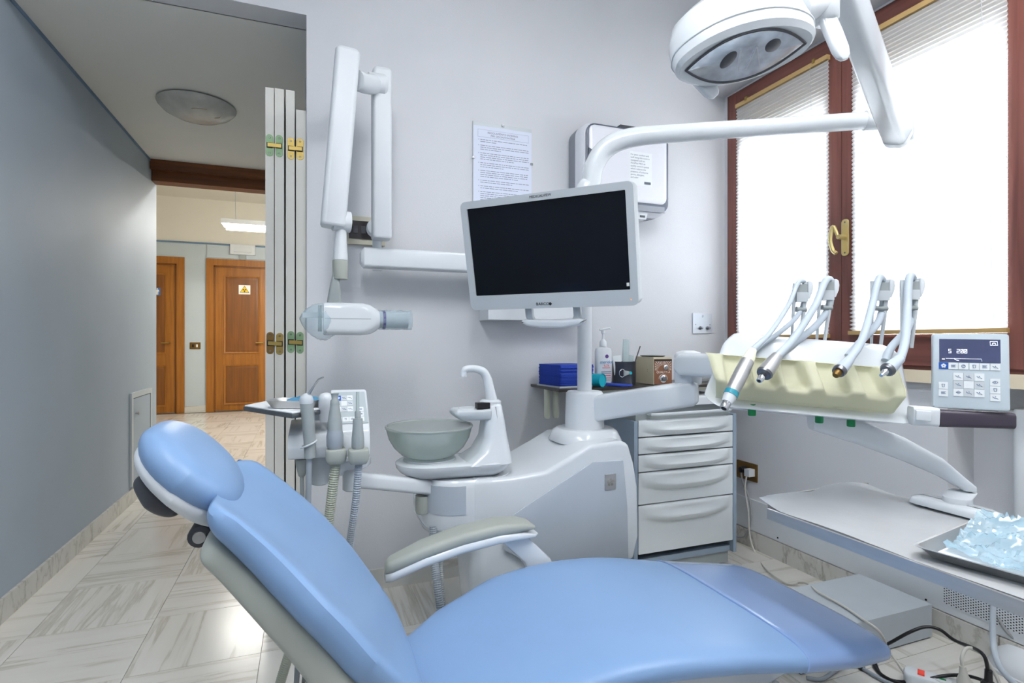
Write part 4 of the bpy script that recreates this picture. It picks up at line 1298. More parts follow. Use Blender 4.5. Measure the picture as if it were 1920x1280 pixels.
# white cup dispenser knob
cp = PF(611, 790, 1.47)
t = thing('cup_holder', 'white cylinder cup with domed lid behind the suction handpiece', 'cup', cp)
obj('tube', lathe(nb(), [(.016, 0), (.018, .03), (.0195, .034), (.0195, .062)], Matrix.Translation(cp), 26), 'white_satin', t)
obj('dome', lathe(nb(), [(.0195, .062), (.0188, .068), (.014, .075), (.006, .078)], Matrix.Translation(cp), 26), 'white_gloss', t)
# ------------------------------------------------------------------ doctor's instrument table
mat('cream_silicone', rgb(240, 239, 214), .45, noise=.01)
it = thing('instrument_table', 'white doctor instrument table with cream silicone rest and raised whip arms', 'instrument table', PF(1540, 800, 1.4))
tl, trt = PF(1350, 760, 1.33), PF(1700, 793, 1.27)
TX = (trt - tl); TW = TX.length; TXd = TX.normalized()
TYd = UPV.cross(TXd).normalized()           # away from viewer
if TYd.dot(FWD) < 0: TYd = -TYd
TZd = TXd.cross(TYd).normalized()
TM = Matrix((TXd, TYd, TZd)).transposed().to_4x4(); TM.translation = tl
# body sections along x : profile in (y depth, z up)
def tsec(x, yo, k, lift=0.0, shear=0.0):
    pr = [(.018, -.004), (.052, .026), (.082, .085), (.104, .132), (.122, .168), (.155, .184), (.195, .182), (.22, .150), (.225, .08), (.21, .0), (.12, -.018)]
    cy, cz = .14, .08
    return [Vector((x + shear * max(0, y - .03), cy + (y - cy) * k + yo, cz + (z - cz) * k + lift)) for y, z in pr]
obj('body', loft(nb(), [tsec(-.03, .0, .70, 0, .55), tsec(-.022, 0, .86, 0, .5), tsec(.0, 0, 1, 0, .45), tsec(TW * .5, 0, 1.0, 0, .2), tsec(TW + .005, 0, 1), tsec(TW + .038, 0.01, .93), tsec(TW + .055, .02, .74)]), 'white_gloss', it, M=TM, bev=.006, seg=2, smooth=45)
# cream rest: height field over the front slope with five scoops
chan = [(1388, .0), (1440, .0), (1497, .0), (1565, .0), (1637, .0)]
cxs = [((PF(u, 730, 1.30) - tl).dot(TXd)) for u, _ in chan]
bm = nb()
NX, NT = 120, 22
grid = []
for i in range(NX + 1):
    s = i / NX
    row = []
    for j in range(NT + 1):
        t = j / NT                       # 0 bottom .. 1 top
        x0_, x1_ = -.030 + .025 * (1 - t), TW + .010 - .028 * (1 - t) ** 1.0 + .0
        x = x0_ + (x1_ - x0_) * s
        if t < .42:
            q = t / .42
            y, z = .014 - .028 * q, .016 + .046 * q
        elif t < .62:
            q = (t - .42) / .2
            y, z = -.014 + .016 * q, .062 + .018 * q
        else:
            q = (t - .62) / .38
            y, z = .002 + .066 * q ** .8, .080 + .046 * sin(q * pi / 2)
        dch = 0
        for cx_ in cxs:
            d = abs(x - cx_)
            w_ = .025
            dch = max(dch, 1 / (1 + math.exp((d - w_) / .0022)))
        dv = 1 / (1 + math.exp((.40 - t) / .03)) * (1 - .75 / (1 + math.exp((.90 - t) / .03)))
        off = .046 * dch * dv
        y2 = y + off
        z2 = z - off * .10
        e = min(s, 1 - s) * NX
        if e < 3: y2 += (.012, .005, .002)[int(e)]
        if j == 0: y2 += .008
        row.append(bm.verts.new((x, y2, z2)))
    grid.append(row)
for i in range(NX):
    for j in range(NT):
        bm.faces.new((grid[i][j], grid[i + 1][j], grid[i + 1][j + 1], grid[i][j + 1]))
ext = bmesh.ops.solidify(bm, geom=bm.faces[:], thickness=.010)
bmesh.ops.recalc_face_normals(bm, faces=bm.faces)
obj('silicone_rest', bm, 'cream_silicone', it, M=TM, smooth=60)
mat('green_plug', rgb(10, 128, 72), .5)
for u, v in ((1420, 775), (1549, 789), (1610, 796)):
    p = PF(u, v, 1.325) + FWD * .03
    obj('hose_stub', lathe(nb(), [(.0085, -.009), (.0095, -.007), (.0095, .02)], Matrix.Translation(p), 16), 'green_plug', it)
# whips
def whip(ul0, vl0, ul1, vl1, ur0, vr0, ur1, vr1, f, k):
    a0_, a1_, b0_, b1_ = PF(ul0, vl0, f), PF(ul1, vl1, f), PF(ur0, vr0, f), PF(ur1, vr1, f)
    wp = obj('whip_arm', tube(nb(), [a0_, a0_.lerp(a1_, .5), a1_], [.0034, .0042, .006], 8), 'light_grey', it)
    obj('whip_rod', tube(nb(), [b0_, b0_.lerp(b1_, .5) + RGT * .002, b1_], [.0044, .005, .0065], 8), 'light_grey', wp)
    c0 = (a1_ + b1_) / 2
    w = (b1_ - a1_).length
    R = Matrix((RGT, FWD, UPV)).transposed().to_4x4(); R.translation = c0
    obj('whip_head', bx(-w / 2 + .001, w / 2 - .001, -.008, .012, -.042, -.004), 'grey_plastic', wp, M=R, bev=.004)
    obj('whip_bridge', bx(-w / 2, w / 2, -.010, .010, -.052, -.026), 'light_grey', wp, M=R, bev=.003)
    obj('roller', tube(nb(), [Vector((-w / 2 + .003, 0, -.072)), Vector((0, 0, -.074)), Vector((w / 2 - .002, 0, -.073))], [.0075, .0062, .0078], 12), 'grey_plastic', wp, M=R)
    obj('paddle', loft(nb(), [[Vector((w / 2 + x, y * s_, z)) for x, y, z in ((0, -.012, 0), (0, .012, 0), (k, .012, 0), (k, -.012, 0))] for s_, z in ((1, .002),)] if False else [[Vector((w / 2 + x * kx, y, z)) for x, y in rrect(1, .022, .3 if False else .009, 4, .5)] if False else [Vector((w / 2 + kx * a_, .011 * b_, z)) for a_, b_ in ((0, -1), (1, -1), (1, 1), (0, 1))] for kx, z in ((.004, -.045), (.012, -.026), (.014, -.012), (.012, .001), (.006, .005))]), 'white_gloss', wp, M=R, bev=.003)
WF = 1.50
whip(1484, 640, 1490.6, 531, 1498, 645, 1512, 530, WF, .012)
whip(1531, 645, 1539, 528, 1545, 646, 1560.5, 526, WF, .012)
whip(1634, 648, 1636, 527, 1651, 650, 1664, 527, WF * .975, .012)
whip(1690, 648, 1692, 525, 1709, 652, 1720, 525, WF * .955, .012)
# control panel
ptl, ptr, pbl = PF(1751.5, 625, 1.285), PF(1895, 626, 1.225), PF(1746, 763, 1.275)
cx_ = (ptr - ptl); CW = cx_.length; cx_.normalize()
cyv = (ptl - pbl); cyv = (cyv - cx_ * cyv.dot(cx_)); CH = cyv.length; cyv.normalize()
CM = Matrix((cx_, cyv, cx_.cross(cyv))).transposed().to_4x4(); CM.translation = pbl + cx_ * .004
mat('panel_grey', rgb(188, 199, 206), .3, noise=.01, coat=.2)
cp_ = obj('control_panel', prism(nb(), rrect(CW, CH, .006, 5, CW / 2, CH / 2), CM @ Matrix.Translation((0, 0, -.018)), .018), 'panel_grey', it, bev=.002)
mat('lcd', rgb(52, 58, 86), .2, noise=.18, scale=30, emit=(.05, .06, .12, 1), estr=.6)
mat('lcd_white', rgb(240, 244, 255), .4, emit=(.9, .93, 1, 1), estr=.9)
PM = CM @ Matrix.Translation((0, 0, .0002))
def fx(px, py):            # panel coordinates from the close-up (fractions of the face)
    return px * CW, (1 - py) * CH
x0_, y1_ = fx(.085, .075); x1_, y0_ = fx(.885, .385)
obj('display', bx(x0_, x1_, y0_, y1_, 0, .0008), 'lcd', cp_, M=PM, smooth=0)
DM = PM @ Matrix.Translation((0, 0, .001))
def seg7(ch, x, y, h):
    w = h * .52; t = h * .13
    S = {'a': (0, h, w, h), 'b': (w, h / 2, w, h), 'c': (w, 0, w, h / 2), 'd': (0, 0, w, 0), 'e': (0, 0, 0, h / 2), 'f': (0, h / 2, 0, h), 'g': (0, h / 2, w, h / 2), 'z': (w * .2, h * .25, w * .8, h * .75)}
    on = {'S': 'afgcd', '2': 'abged', '0': 'abcdefz'}[ch]
    bm = nb()
    for k in on:
        xa, ya_, xb, yb_ = S[k]
        a = Vector((x + xa, y + ya_, 0)); b = Vector((x + xb, y + yb_, 0))
        d = (b - a).normalized(); n = Vector((-d.y, d.x, 0)) * t / 2
        vs = [a - d * t * .4 + n, a - d * t * .4 - n, b + d * t * .4 - n, b + d * t * .4 + n]
        f_ = [bm.verts.new(v) for v in vs]
        bm.faces.new(f_)
    return bm
xx, yy = fx(.21, .26)
for ch, dx in (('S', 0), ('2', .0155), ('0', .0225), ('0', .0292)):
    obj('digit', seg7(ch, xx + dx, yy, .0085), 'lcd_white', cp_, M=DM, smooth=0)
def strip(pts, r, m='lcd_white', nm='display_mark'):
    return obj(nm, tube(nb(), [Vector((fx(a, b)[0], fx(a, b)[1], .0002)) for a, b in pts], r, 5), m, cp_, M=DM, smooth=0)
strip([(.17, .335), (.64, .335), (.645, .365)], .0004)
strip([(.12, .345), (.155, .345)], .0013)
strip([(.285, .34), (.31, .355), (.345, .36)], .0007)
strip([(.755, .10), (.845, .10), (.85, .15), (.755, .152), (.752, .10)], .0006)
strip([(.78, .14), (.79, .122), (.815, .122), (.825, .14)], .0009)
# keys
def pkey(px, py, w, h, m, ic, im='icon_blue', s=.011):
    x, y = fx(px, py)
    key(cp_, DM @ Matrix.Translation((0, 0, -.0006)), x, y, w * CW, h * CH, m)
    if ic: icon(cp_, DM @ Matrix.Translation((0, 0, -.0004)), x, y, s, ic, im)
for k, (px, ic) in enumerate(((.14, 'flower'), (.27, 'lines'), (.405, 'ring'), (.545, 'cup'), (.68, 'lines'), (.815, 'chair'))):
    pkey(px, .435, .125, .088, 'key_blue' if k == 0 else 'key_white', ic, 'key_white' if k == 0 else 'icon_blue')
for r in range(3):
    for q in range(3):
        w_ = (r + q) % 2 == 0
        pkey(.335 + q * .137, .575 + r * .105, .132, .10, 'key_white' if w_ else 'light_grey', None if (r, q) == (1, 1) else ('diamond' if (r, q) == (2, 0) else 'chair'))
for r in range(3):
    pkey(.81, .635 + r * .099, .13, .093, 'key_white', ('eye', 'cup', 'chair')[r])
for r in range(2):
    pkey(.135, .70 + r * .098, .125, .092, 'key_white', ('cup', 'lines')[r])
# grip bar under the panel
gb0, gb1 = PF(1706, 778, 1.29), PF(1756, 781, 1.275)
def barbox(bm, a, b, h0, h1, d, r=.005):
    dd = (b - a).normalized()
    y_ = UPV.cross(dd).normalized()
    if y_.dot(FWD) < 0: y_ = -y_
    z_ = dd.cross(y_).normalized()
    if z_.z < 0: z_ = -z_
    return loft(bm, [[p + y_ * x + z_ * z for x, z in rrect(d, h, r, 4)] for p, h in ((a, h0), (b, h1))])
obj('grip_block', barbox(nb(), gb0, gb1, .044, .044, .04, .008), 'white_satin', it, bev=.003)
bt = PF(1731, 778, 1.255)
obj('release_button', barbox(nb(), PF(1717, 778, 1.262), PF(1745, 780, 1.254), .024, .024, .006, .0025), 'white_gloss', it, bev=.001)
mat('grip_dark', rgb(66, 58, 70), .4, noise=.03)
obj('grip_handle', barbox(nb(), PF(1756, 783, 1.275), PF(1898, 788, 1.235), .040, .036, .036, .009), 'grip_dark', it, bev=.003)
# arm from the column beam to the back of the table
sa, sb_ = PF(1288, 683, 1.84), PF(1490, 690, 1.52)
obj('arm_hub', lathe(nb(), [(.040, -.055), (.044, -.05), (.046, -.005), (.046, .04), (.04, .054), (.02, .06)], Matrix.Translation(PF(1290, 690, 1.86)), 28), 'white_satin', it, smooth=60)
obj('spring_arm', loft(nb(), [[p + UPV * z + (UPV.cross(sb_ - sa)).normalized() * x for x, z in rrect(w, h, .016, 4)] for p, w, h in ((sa - (sb_ - sa).normalized() * .03, .06, .055), (sa, .085, .075), (sa.lerp(sb_, .5), .085, .08), (sb_, .08, .07))]), 'white_gloss', it, smooth=60)
# lower arm to the tray
la_ = [(PF(1520, 780, 1.44), .060, .070), (PF(1600, 806, 1.45), .060, .068), (PF(1690, 840, 1.44), .058, .064), (PF(1760, 874, 1.40), .056, .052), (PF(1802, 905, 1.37), .054, .034), (PF(1822, 914, 1.36), .040, .016)]
dd_ = (la_[4][0] - la_[0][0]); dd_.z = 0; dd_.normalize(); ss_ = UPV.cross(dd_)
obj('lower_arm', loft(nb(), [[p + ss_ * x + UPV * z for x, z in rrect(w, h, min(w, h) * .32, 4)] for p, w, h in la_]), 'white_gloss', it, smooth=60)

# ------------------------------------------------------------------ handpieces with hoses
mat('hose_pale', rgb(186, 196, 206), .4, noise=.02)
mat('teal_ring', rgb(36, 140, 160), .35, noise=.02)
def handpiece(label, p0, p1, parts, hose, hr, ht=None):
    t = thing('handpiece', label, 'handpiece', p1, 'handpieces on the instrument table')
    d = (p1 - p0); L = d.length
    M = axis_matrix(p0, d)
    for nm_, a, b, prof, mm in parts:
        obj(nm_, lathe(nb(), [(r, (a + (b - a) * s) * L) for s, r in prof], M, 22), mm, t, smooth=40)
    obj('hose', tube(nb(), hose, hr, 12, 7), 'hose_pale', t)
    return t
s_ = lambda *r: [(i / (len(r) - 1), x) for i, x in enumerate(r)]
handpiece('long grey motor handpiece with a teal ring on the instrument table', PF(1412, 655, 1.285), PF(1357, 766, 1.225), [
    ('hose_boot', 0, .20, s_(.0085, .0125, .0145), 'cream_silicone'), ('grip', .20, .72, s_(.015, .0165, .0165, .0155), 'steel'), ('ring', .72, .79, s_(.0160, .0160), 'teal_ring'), ('nose', .79, .90, s_(.0150, .0115), 'white_satin'), ('tip', .90, 1.0, s_(.0100, .0105, .0105, .0095), 'chrome'), ('bore', 1.0, 1.004, s_(.006, .006), 'black_plastic')],
    [PF(1412, 655, 1.285), PF(1445, 622, 1.36), PF(1478, 572, 1.45), PF(1494, 534, 1.49), PF(1503, 526.5, 1.50), PF(1509, 534, 1.515), PF(1506, 570, 1.515), PF(1490, 598, 1.48), PF(1455, 628, 1.43), PF(1420, 652, 1.41), PF(1402, 675, 1.40)], .0066)
handpiece('short silver turbine coupling second from the left on the instrument table', PF(1457, 668, 1.285), PF(1423, 714, 1.245), [
    ('sleeve', 0, .68, s_(.0125, .0155, .0175, .0180), 'steel'), ('collar', .68, .74, s_(.0185, .0165), 'steel_dark'), ('stem', .74, 1.0, s_(.0075, .0072, .0085, .0062), 'chrome'), ('bore', 1.0, 1.01, s_(.004, .004), 'black_plastic')],
    [PF(1457, 668, 1.285), PF(1490, 632, 1.36), PF(1527, 575, 1.44), PF(1545, 532, 1.48), PF(1553, 523, 1.50), PF(1558, 532, 1.515), PF(1554, 575, 1.515), PF(1530, 610, 1.47), PF(1493, 640, 1.42), PF(1465, 662, 1.40), PF(1450, 684, 1.39)], .0092)
handpiece('grey coupling with brass pins third from the left on the instrument table', PF(1593, 674, 1.275), PF(1566, 704, 1.245), [
    ('sleeve', 0, .64, s_(.0105, .0125, .0145), 'hose_pale'), ('collar', .64, .80, s_(.0150, .0150, .0135), 'steel_dark'), ('pin_head', .80, 1.0, s_(.0095, .0095, .0085, .006), 'bronze_plate')],
    [PF(1593, 674, 1.275), PF(1615, 640, 1.34), PF(1632, 585, 1.42), PF(1644, 534, 1.45), PF(1650, 520, 1.46), PF(1656, 532, 1.48), PF(1655, 575, 1.48), PF(1644, 608, 1.44), PF(1612, 642, 1.40), PF(1590, 668, 1.385)], .0092)
handpiece('grey coupling with steel tip rightmost on the instrument table', PF(1688, 672, 1.262), PF(1652, 704, 1.232), [
    ('sleeve', 0, .62, s_(.0105, .0130, .0150), 'hose_pale'), ('collar', .62, .74, s_(.0160, .0160, .0130), 'steel_dark'), ('stem', .74, 1.0, s_(.0085, .0075, .0055, .004), 'chrome')],
    [PF(1688, 672, 1.262), PF(1697, 640, 1.31), PF(1701, 585, 1.39), PF(1703, 535, 1.42), PF(1707, 517, 1.43), PF(1713, 530, 1.45), PF(1712, 580, 1.455), PF(1700, 618, 1.42), PF(1672, 650, 1.385), PF(1660, 676, 1.37)], .0096)

# ------------------------------------------------------------------ tray table below
tz = .62
ty_ = thing('tray_table', 'large steel tray arm table lined with white paper below the instrument table', 'tray table', (1.35, .85, tz))
c_ = [PZ(1440, 964, tz), PZ(1610, 920, tz), PZ(1835, 982, tz), None]
X0, X1, Y0, Y1 = 1.10, 1.545, .36, 1.135
dpl = [(X0, Y0), (X1, Y0), (X1, Y1), (X0 + .06, Y1 - .005), (X0, Y1 - .07)]
obj('plate', loft(nb(), [[Vector((x, y, z)) for x, y in dpl] for z in (tz - .012, tz - .002)]), 'steel_dark', ty_, bev=.002)
bm = nb()
obj('edge_rail', bx(X0 - .003, X0 + .004, Y0, Y1 - .065, tz - .022, tz + .004), 'steel', ty_, bev=.002)
obj('edge_rail', bx(X0 + .12, X1, Y1 - .006, Y1, tz - .014, tz + .014), 'steel', ty_, bev=.002)
obj('edge_rail', bx(X1 - .006, X1, Y0, Y1 - .14, tz - .014, tz + .014), 'steel', ty_, bev=.002)
# paper liner, slightly wavy sheet
rnd = random.Random(11)
bm = nb()
nx, ny = 16, 26
G = []
for i in range(nx + 1):
    r_ = []
    for j in range(ny + 1):
        a, b = i / nx, j / ny
        x = X0 + .002 + (X1 - X0 - .012) * a
        y = Y0 + (Y1 - Y0 - .004) * b
        z = tz + .004 + .003 * sin(a * 7 + b * 3) + .002 * sin(b * 11 - a * 4) + rnd.uniform(0, .0006)
        if b > .9: z += .016 * ((b - .9) / .1) * (.35 + .65 * abs(sin(a * 5.5 + .4)))
        if a < .1 and b > .86: x += .03 * ((b - .86) / .14)
        r_.append(bm.verts.new((x, y, z)))
    G.append(r_)
for i in range(nx):
    for j in range(ny):
        bm.faces.new((G[i][j], G[i + 1][j], G[i + 1][j + 1], G[i][j + 1]))
bmesh.ops.solidify(bm, geom=bm.faces[:], thickness=.0012)
pl = obj('paper_sheet', bm, 'paper_white', None, smooth=60)
tag(pl, 'white paper sheet lining the large tray table', 'paper')
ps = PZ(1790, 966, tz)
obj('foot_plate', loft(nb(), [[Vector((ps.x + x, ps.y + y, z)) for x, y in rrect(w, d, .03, 5)] for z, w, d in ((tz + .012, .075, .20), (tz + .026, .07, .19), (tz + .032, .055, .16))]), 'white_gloss', ty_, bev=.003)
ptop = PF(1804, 915, 1.365)
obj('pivot_post', loft(nb(), [[Vector((p.x + .030 * cos(a), p.y + .030 * sin(a), p.z)) for a in [i * 2 * pi / 24 for i in range(24)]] for p in (Vector((ps.x + .01, ps.y, tz + .03)), Vector((ps.x + .012, ps.y, tz + .045)), Vector((ptop.x, ptop.y, ptop.z - .008)))]), 'white_satin', ty_, bev=.002)
# big steel tray
tb = thing('steel_tray', 'rectangular steel instrument tray on the white paper at right', 'tray', (1.32, .6, tz + .01))
o0 = PZ(1712, 1030, tz + .022)
o1 = PZ(1838, 977, tz + .022)
TXa = (o1 - o0).normalized(); TYa = Vector((TXa.y, -TXa.x, 0))
tw_, td_ = (o1 - o0).length + .01, .36
SM = Matrix((TXa, TYa, UPV)).transposed().to_4x4(); SM.translation = o0 + TXa * tw_ / 2 + TYa * td_ / 2
SM.translation.z = tz + .009
if SM.determinant() < 0:
    pass
bm = loft(nb(), [[Vector((x * k + 0, y * k2, z)) for x, y in rrect(tw_, td_, .018, 5)] for z, k, k2 in ((0, .86, .91), (.018, .97, .985), (.021, 1.02, 1.012), (.022, 1.02, 1.012), (.0215, .985, .99), (.017, .95, .972), (.002, .85, .90))])
obj('pan', bm, 'steel', tb, M=SM, smooth=40)
lin_ = obj('tray_paper', loft(nb(), [[Vector((x, y, z)) for x, y in rrect(tw_ * .84, td_ * .89, .012, 4)] for z in (.0025, .0045)]), 'paper_white', None, M=SM, smooth=0)
tag(lin_, 'white paper sheet inside the steel tray', 'paper')
# crumpled blue plastic wrap
wm = mat('blue_wrap', rgb(196, 226, 240), .10, noise=.12, scale=22, coat=1.0, alpha=.6)
rnd = random.Random(5)
bm = nb()
nx, ny = 56, 56
G = []
from mathutils import noise as mnoise
for i in range(nx + 1):
    r_ = []
    for j in range(ny + 1):
        a, b = i / nx, j / ny
        px = (a - .5) * tw_ * 1.0 * (.74 + .26 * b) + .022 * (1 - b)
        py = (b - .45) * td_ * .96
        e = 1 - (2 * abs(a - .5)) ** 3
        hgt = .050 * math.exp(-((a - .72) ** 2) / .10) * (.35 + .65 * (1 - abs(b - .35))) * (.35 + .65 * e)
        n1_ = 1 - abs(mnoise.noise(Vector(((a + b) * 1.6, (a - b) * 4.5, 1.3)))) * 1.7
        n2_ = 1 - abs(mnoise.noise(Vector(((a + b) * 3.4, (a - b) * 11, 4.1)))) * 1.7
        n3_ = 1 - abs(mnoise.noise(Vector((a * 9 + 3, b * 9 - a * 4, 7.7)))) * 1.7
        rdg = .016 * max(0, n1_) ** 5 + .009 * max(0, n2_) ** 4 + .004 * max(0, n3_) ** 3
        r_.append(bm.verts.new((px, py, .006 + hgt + rdg)))
    G.append(r_)
for i in range(nx):
    for j in range(ny):
        bm.faces.new((G[i][j], G[i + 1][j], G[i + 1][j + 1], G[i][j + 1]))
bmesh.ops.solidify(bm, geom=bm.faces[:], thickness=.0008)
wr = obj('blue_wrap', bm, wm, None, M=SM, smooth=28)
tag(wr, 'crumpled transparent light blue plastic wrap heaped in the steel tray', 'wrap')
dc = PF(1878, 993, 1.15)
ds = obj('round_sticker', lathe(nb(), [(.018, 0), (.018, .0025), (.015, .0032)], axis_matrix(dc, (-.35, -.45, .82)), 24, 1.0, .75), 'paper_white', None)
tag(ds, 'round white disc lying on the blue plastic wrap', 'disc')
# ------------------------------------------------------------------ drawer cabinet
mat('drawer_grey', rgb(216, 222, 224), .16, noise=.01, coat=.4)
mat('carcass_blue', rgb(142, 158, 174), .45, noise=.02)
KX0, KX1, KY = 1.314, 1.864, 2.0
cab = thing('drawer_cabinet', 'grey five drawer dental cabinet against the back wall', 'cabinet', ((KX0 + KX1) / 2, 2.18, 0))
obj('side_panel', bx(KX0, KX0 + .018, KY + .004, YB - .015, .075, .705), 'carcass_blue', cab, bev=.002)
obj('side_panel', bx(KX1 - .018, KX1, KY - .002, YB - .015, .075, .715), 'carcass_blue', cab, bev=.002)
obj('back_panel', bx(KX0 + .018, KX1 - .018, YB - .03, YB - .02, .075, .70), 'carcass_blue', cab)
obj('bottom_panel', bx(KX0 + .018, KX1 - .018, KY + .02, YB - .03, .075, .10), 'carcass_blue', cab)
obj('top_rail', bx(KX0 + .018, KX1 - .018, KY + .02, YB - .03, .695, .765), 'grey_plastic', cab)
obj('plinth', bx(KX0 + .05, KX1 - .02, KY + .03, YB - .05, .02, .076), 'grey_plastic', cab, bev=.002)
def zc(v):
    return PY(1372, v, KY).z
zs = [.700, .612, .527, .438, .275, .105]
edges_v = [777, 808, 838, 869, 926, 1013]
zs = [zc(v) for v in edges_v]
for n in range(5):
    zt_, zb_ = zs[n] - .003, zs[n + 1] + .003
    h = zt_ - zb_
    band = min(h, .085)
    # front surface: grid with a scooped lip handle in the upper band
    bm = nb()
    nx, nz = 36, 34
    G = []
    x0_, x1_ = KX0 + .020, KX1 - .020
    for i in range(nx + 1):
        r_ = []
        s = i / nx
        for j in range(nz + 1):
            z = zb_ + h * j / nz
            y = KY
            ex = max(0, 1 - (abs(s - .5) / .47) ** 3)
            bl_ = band * (.62 + .38 * ex)
            q = (z - (zt_ - bl_)) / bl_
            if q > 0:
                bow = ex * .026 * (max(0, sin(min(1, q) * pi)) ** .6 if q < 1 else 0)
                y = KY - bow
                qq = (q - .62) / .26
                if abs(qq) < 1: y += ex * .012 * (1 - qq * qq) * (1 - (abs(s - .5) / .42) ** 2 if abs(s - .5) < .42 else 0)
            # bottom edge of the band is a shallow arc
            r_.append(bm.verts.new((x0_ + (x1_ - x0_) * s, y, z)))
        G.append(r_)
    for i in range(nx):
        for j in range(nz):
            bm.faces.new((G[i][j], G[i + 1][j], G[i + 1][j + 1], G[i][j + 1]))
    # close to a solid front
    back_ = {}
    def bk_(v):
        if v not in back_: back_[v] = bm.verts.new((v.co.x, KY + .02, v.co.z))
        return back_[v]
    loop = [G[i][0] for i in range(nx + 1)] + [G[nx][j] for j in range(1, nz + 1)] + [G[i][nz] for i in range(nx - 1, -1, -1)] + [G[0][j] for j in range(nz - 1, 0, -1)]
    for a, b in zip(loop, loop[1:] + loop[:1]):
        bm.faces.new((b, a, bk_(a), bk_(b)))
    bm.faces.new([bk_(v) for v in reversed(loop)])
    bmesh.ops.recalc_face_normals(bm, faces=bm.faces)
    obj('drawer', bm, 'drawer_grey', cab, smooth=45)
obj('towel_bar', tube(nb(), [(KX0 + .08, KY + .02, .735), (KX0 + .08, KY - .012, .733), (KX0 + .10, KY - .018, .733), (KX1 - .06, KY - .018, .736), (KX1 - .045, KY - .012, .736), (KX1 - .045, KY + .02, .738)], .0075, 12), 'light_grey', cab)
for xx in (KX0 + .08, KX1 - .08):
    for yy in (KY + .06, YB - .08):
        obj('foot', lathe(nb(), [(.016, 0), (.018, .004), (.012, .02), (.012, .03)], Matrix.Translation((xx, yy, 0)), 16), 'dark_grey', cab)
wt = obj('worktop', loft(nb(), [[Vector((x, y, z)) for x, y in rrect(KX1 - KX0 - .01, .37, .02, 5, (KX0 + KX1) / 2 - .005, KY + .175)] for z in (.766, .770, .796, .800)]), 'white_satin', None, bev=.003)
tag(wt, 'white worktop slab lying on the drawer cabinet', 'worktop')

# ------------------------------------------------------------------ dark wall shelf and what stands on it
SZ = .850
mat('shelf_dark', rgb(52, 46, 44), .3, noise=.12)
shf = thing('wall_shelf', 'dark narrow wall shelf behind the monitor column', 'shelf', (1.45, 2.25, SZ - .01))
obj('board', bx(.985, 1.955, 2.06, YB, SZ - .012, SZ), 'shelf_dark', shf, bev=.002)
mat('handle_cream', rgb(204, 206, 190), .5)
obj('under_rail', bx(1.06, 1.9, 2.10, 2.15, SZ - .03, SZ - .012), 'handle_cream', shf, bev=.003)
for u in (1026, 1042):
    p = PY(u, 755, 2.22)
    hk = obj('handle', loft(nb(), [[Vector((p.x + x, p.y + y, z)) for x, y in rrect(.026 * k, .03 * k, .010 * k, 4)] for z, k in ((.705, .5), (.709, .85), (.72, 1), (SZ - .012, 1))]), 'handle_cream', shf)
# napkin stack
mat('napkin_blue', rgb(26, 58, 158), .8, noise=.10, scale=50)
nz_ = PY(1040, 720, 2.17)
t = thing('napkin_stack', 'square stack of dark blue paper napkins on the wall shelf', 'napkins', (1.115, 2.19, SZ))
M_ = Matrix.Translation((1.092, 2.215, SZ)) @ Matrix.Rotation(radians(8), 4, 'Z')
obj('base_card', bx(-.095, .095, -.095, .095, 0, .006), 'light_grey', t, M=M_)
rnd = random.Random(2)
for k in range(20):
    d = rnd.uniform(-.003, .003); e_ = rnd.uniform(-.003, .003)
    z0 = .006 + k * .0046
    sag = .0
    bm = loft(nb(), [[Vector((x + d, y + e_, z)) for x, y in rrect(.180, .180, .008, 3)] for z in (z0, z0 + .0043)])
    obj('napkin', bm, 'napkin_blue', t, M=M_, smooth=0)
# teal cup lying on its side
mat('teal_cup', rgb(20, 168, 186), .4, noise=.02)
t = thing('teal_cup', 'teal plastic cup lying on its side beside the column', 'cup', (1.27, 2.11, SZ))
cA, cB = PY(1098, 692, 2.17), PY(1130, 704, 2.09)
cA.z = SZ + .031; cB.z = SZ + .030
d_ = (cB - cA)
obj('cup', lathe(nb(), [(.018, -.04), (.024, -.035), (.0295, d_.length), (.0285, d_.length + .001), (.026, d_.length - .004), (.006, d_.length - .005)], axis_matrix(cA, d_), 28), 'teal_cup', t)
# flat folded napkin
M_ = Matrix.Translation((1.285, 2.115, SZ)) @ Matrix.Rotation(radians(-20), 4, 'Z')
o = obj('folded_napkin', loft(nb(), [[Vector((x, y, z + (.006 if x < 0 else 0))) for x, y in ((-.07, -.03), (.02, -.045), (.075, -.03), (.06, .035), (-.06, .035))] for z in (.001, .009)]), 'napkin_blue', None, M=M_, bev=.002)
tag(o, 'single folded dark blue napkin lying before the pump bottle', 'napkin')
# pump bottle
bp_ = PY(1131, 716, 2.20); bxx, byy = bp_.x, 2.20
t = thing('pump_bottle', 'white mouthwash pump bottle with purple logo on the shelf', 'bottle', (bxx, byy, SZ))
prof = [(.030, 0), (.0345, .004), (.0355, .02), (.0355, .155), (.032, .168), (.016, .174), (.015, .178)]
obj('flask', lathe(nb(), prof, Matrix.Translation((bxx, byy, SZ)), 32, 1.15, .72), 'white_satin', t, smooth=50)
obj('pump_collar', lathe(nb(), [(.016, .177), (.0165, .181), (.016, .198), (.0075, .21), (.006, .212)], Matrix.Translation((bxx, byy, SZ)), 24), 'white_gloss', t)
obj('pump_stem', lathe(nb(), [(.0055, .21), (.0055, .235), (.009, .238), (.009, .252)], Matrix.Translation((bxx, byy, SZ)), 16), 'white_gloss', t)
obj('pump_nozzle', tube(nb(), [(bxx - .022, byy - .006, SZ + .253), (bxx, byy, SZ + .256), (bxx + .028, byy - .004, SZ + .262), (bxx + .036, byy - .005, SZ + .258)], [.004, .0055, .0042, .0035], 10, 4), 'white_gloss', t)
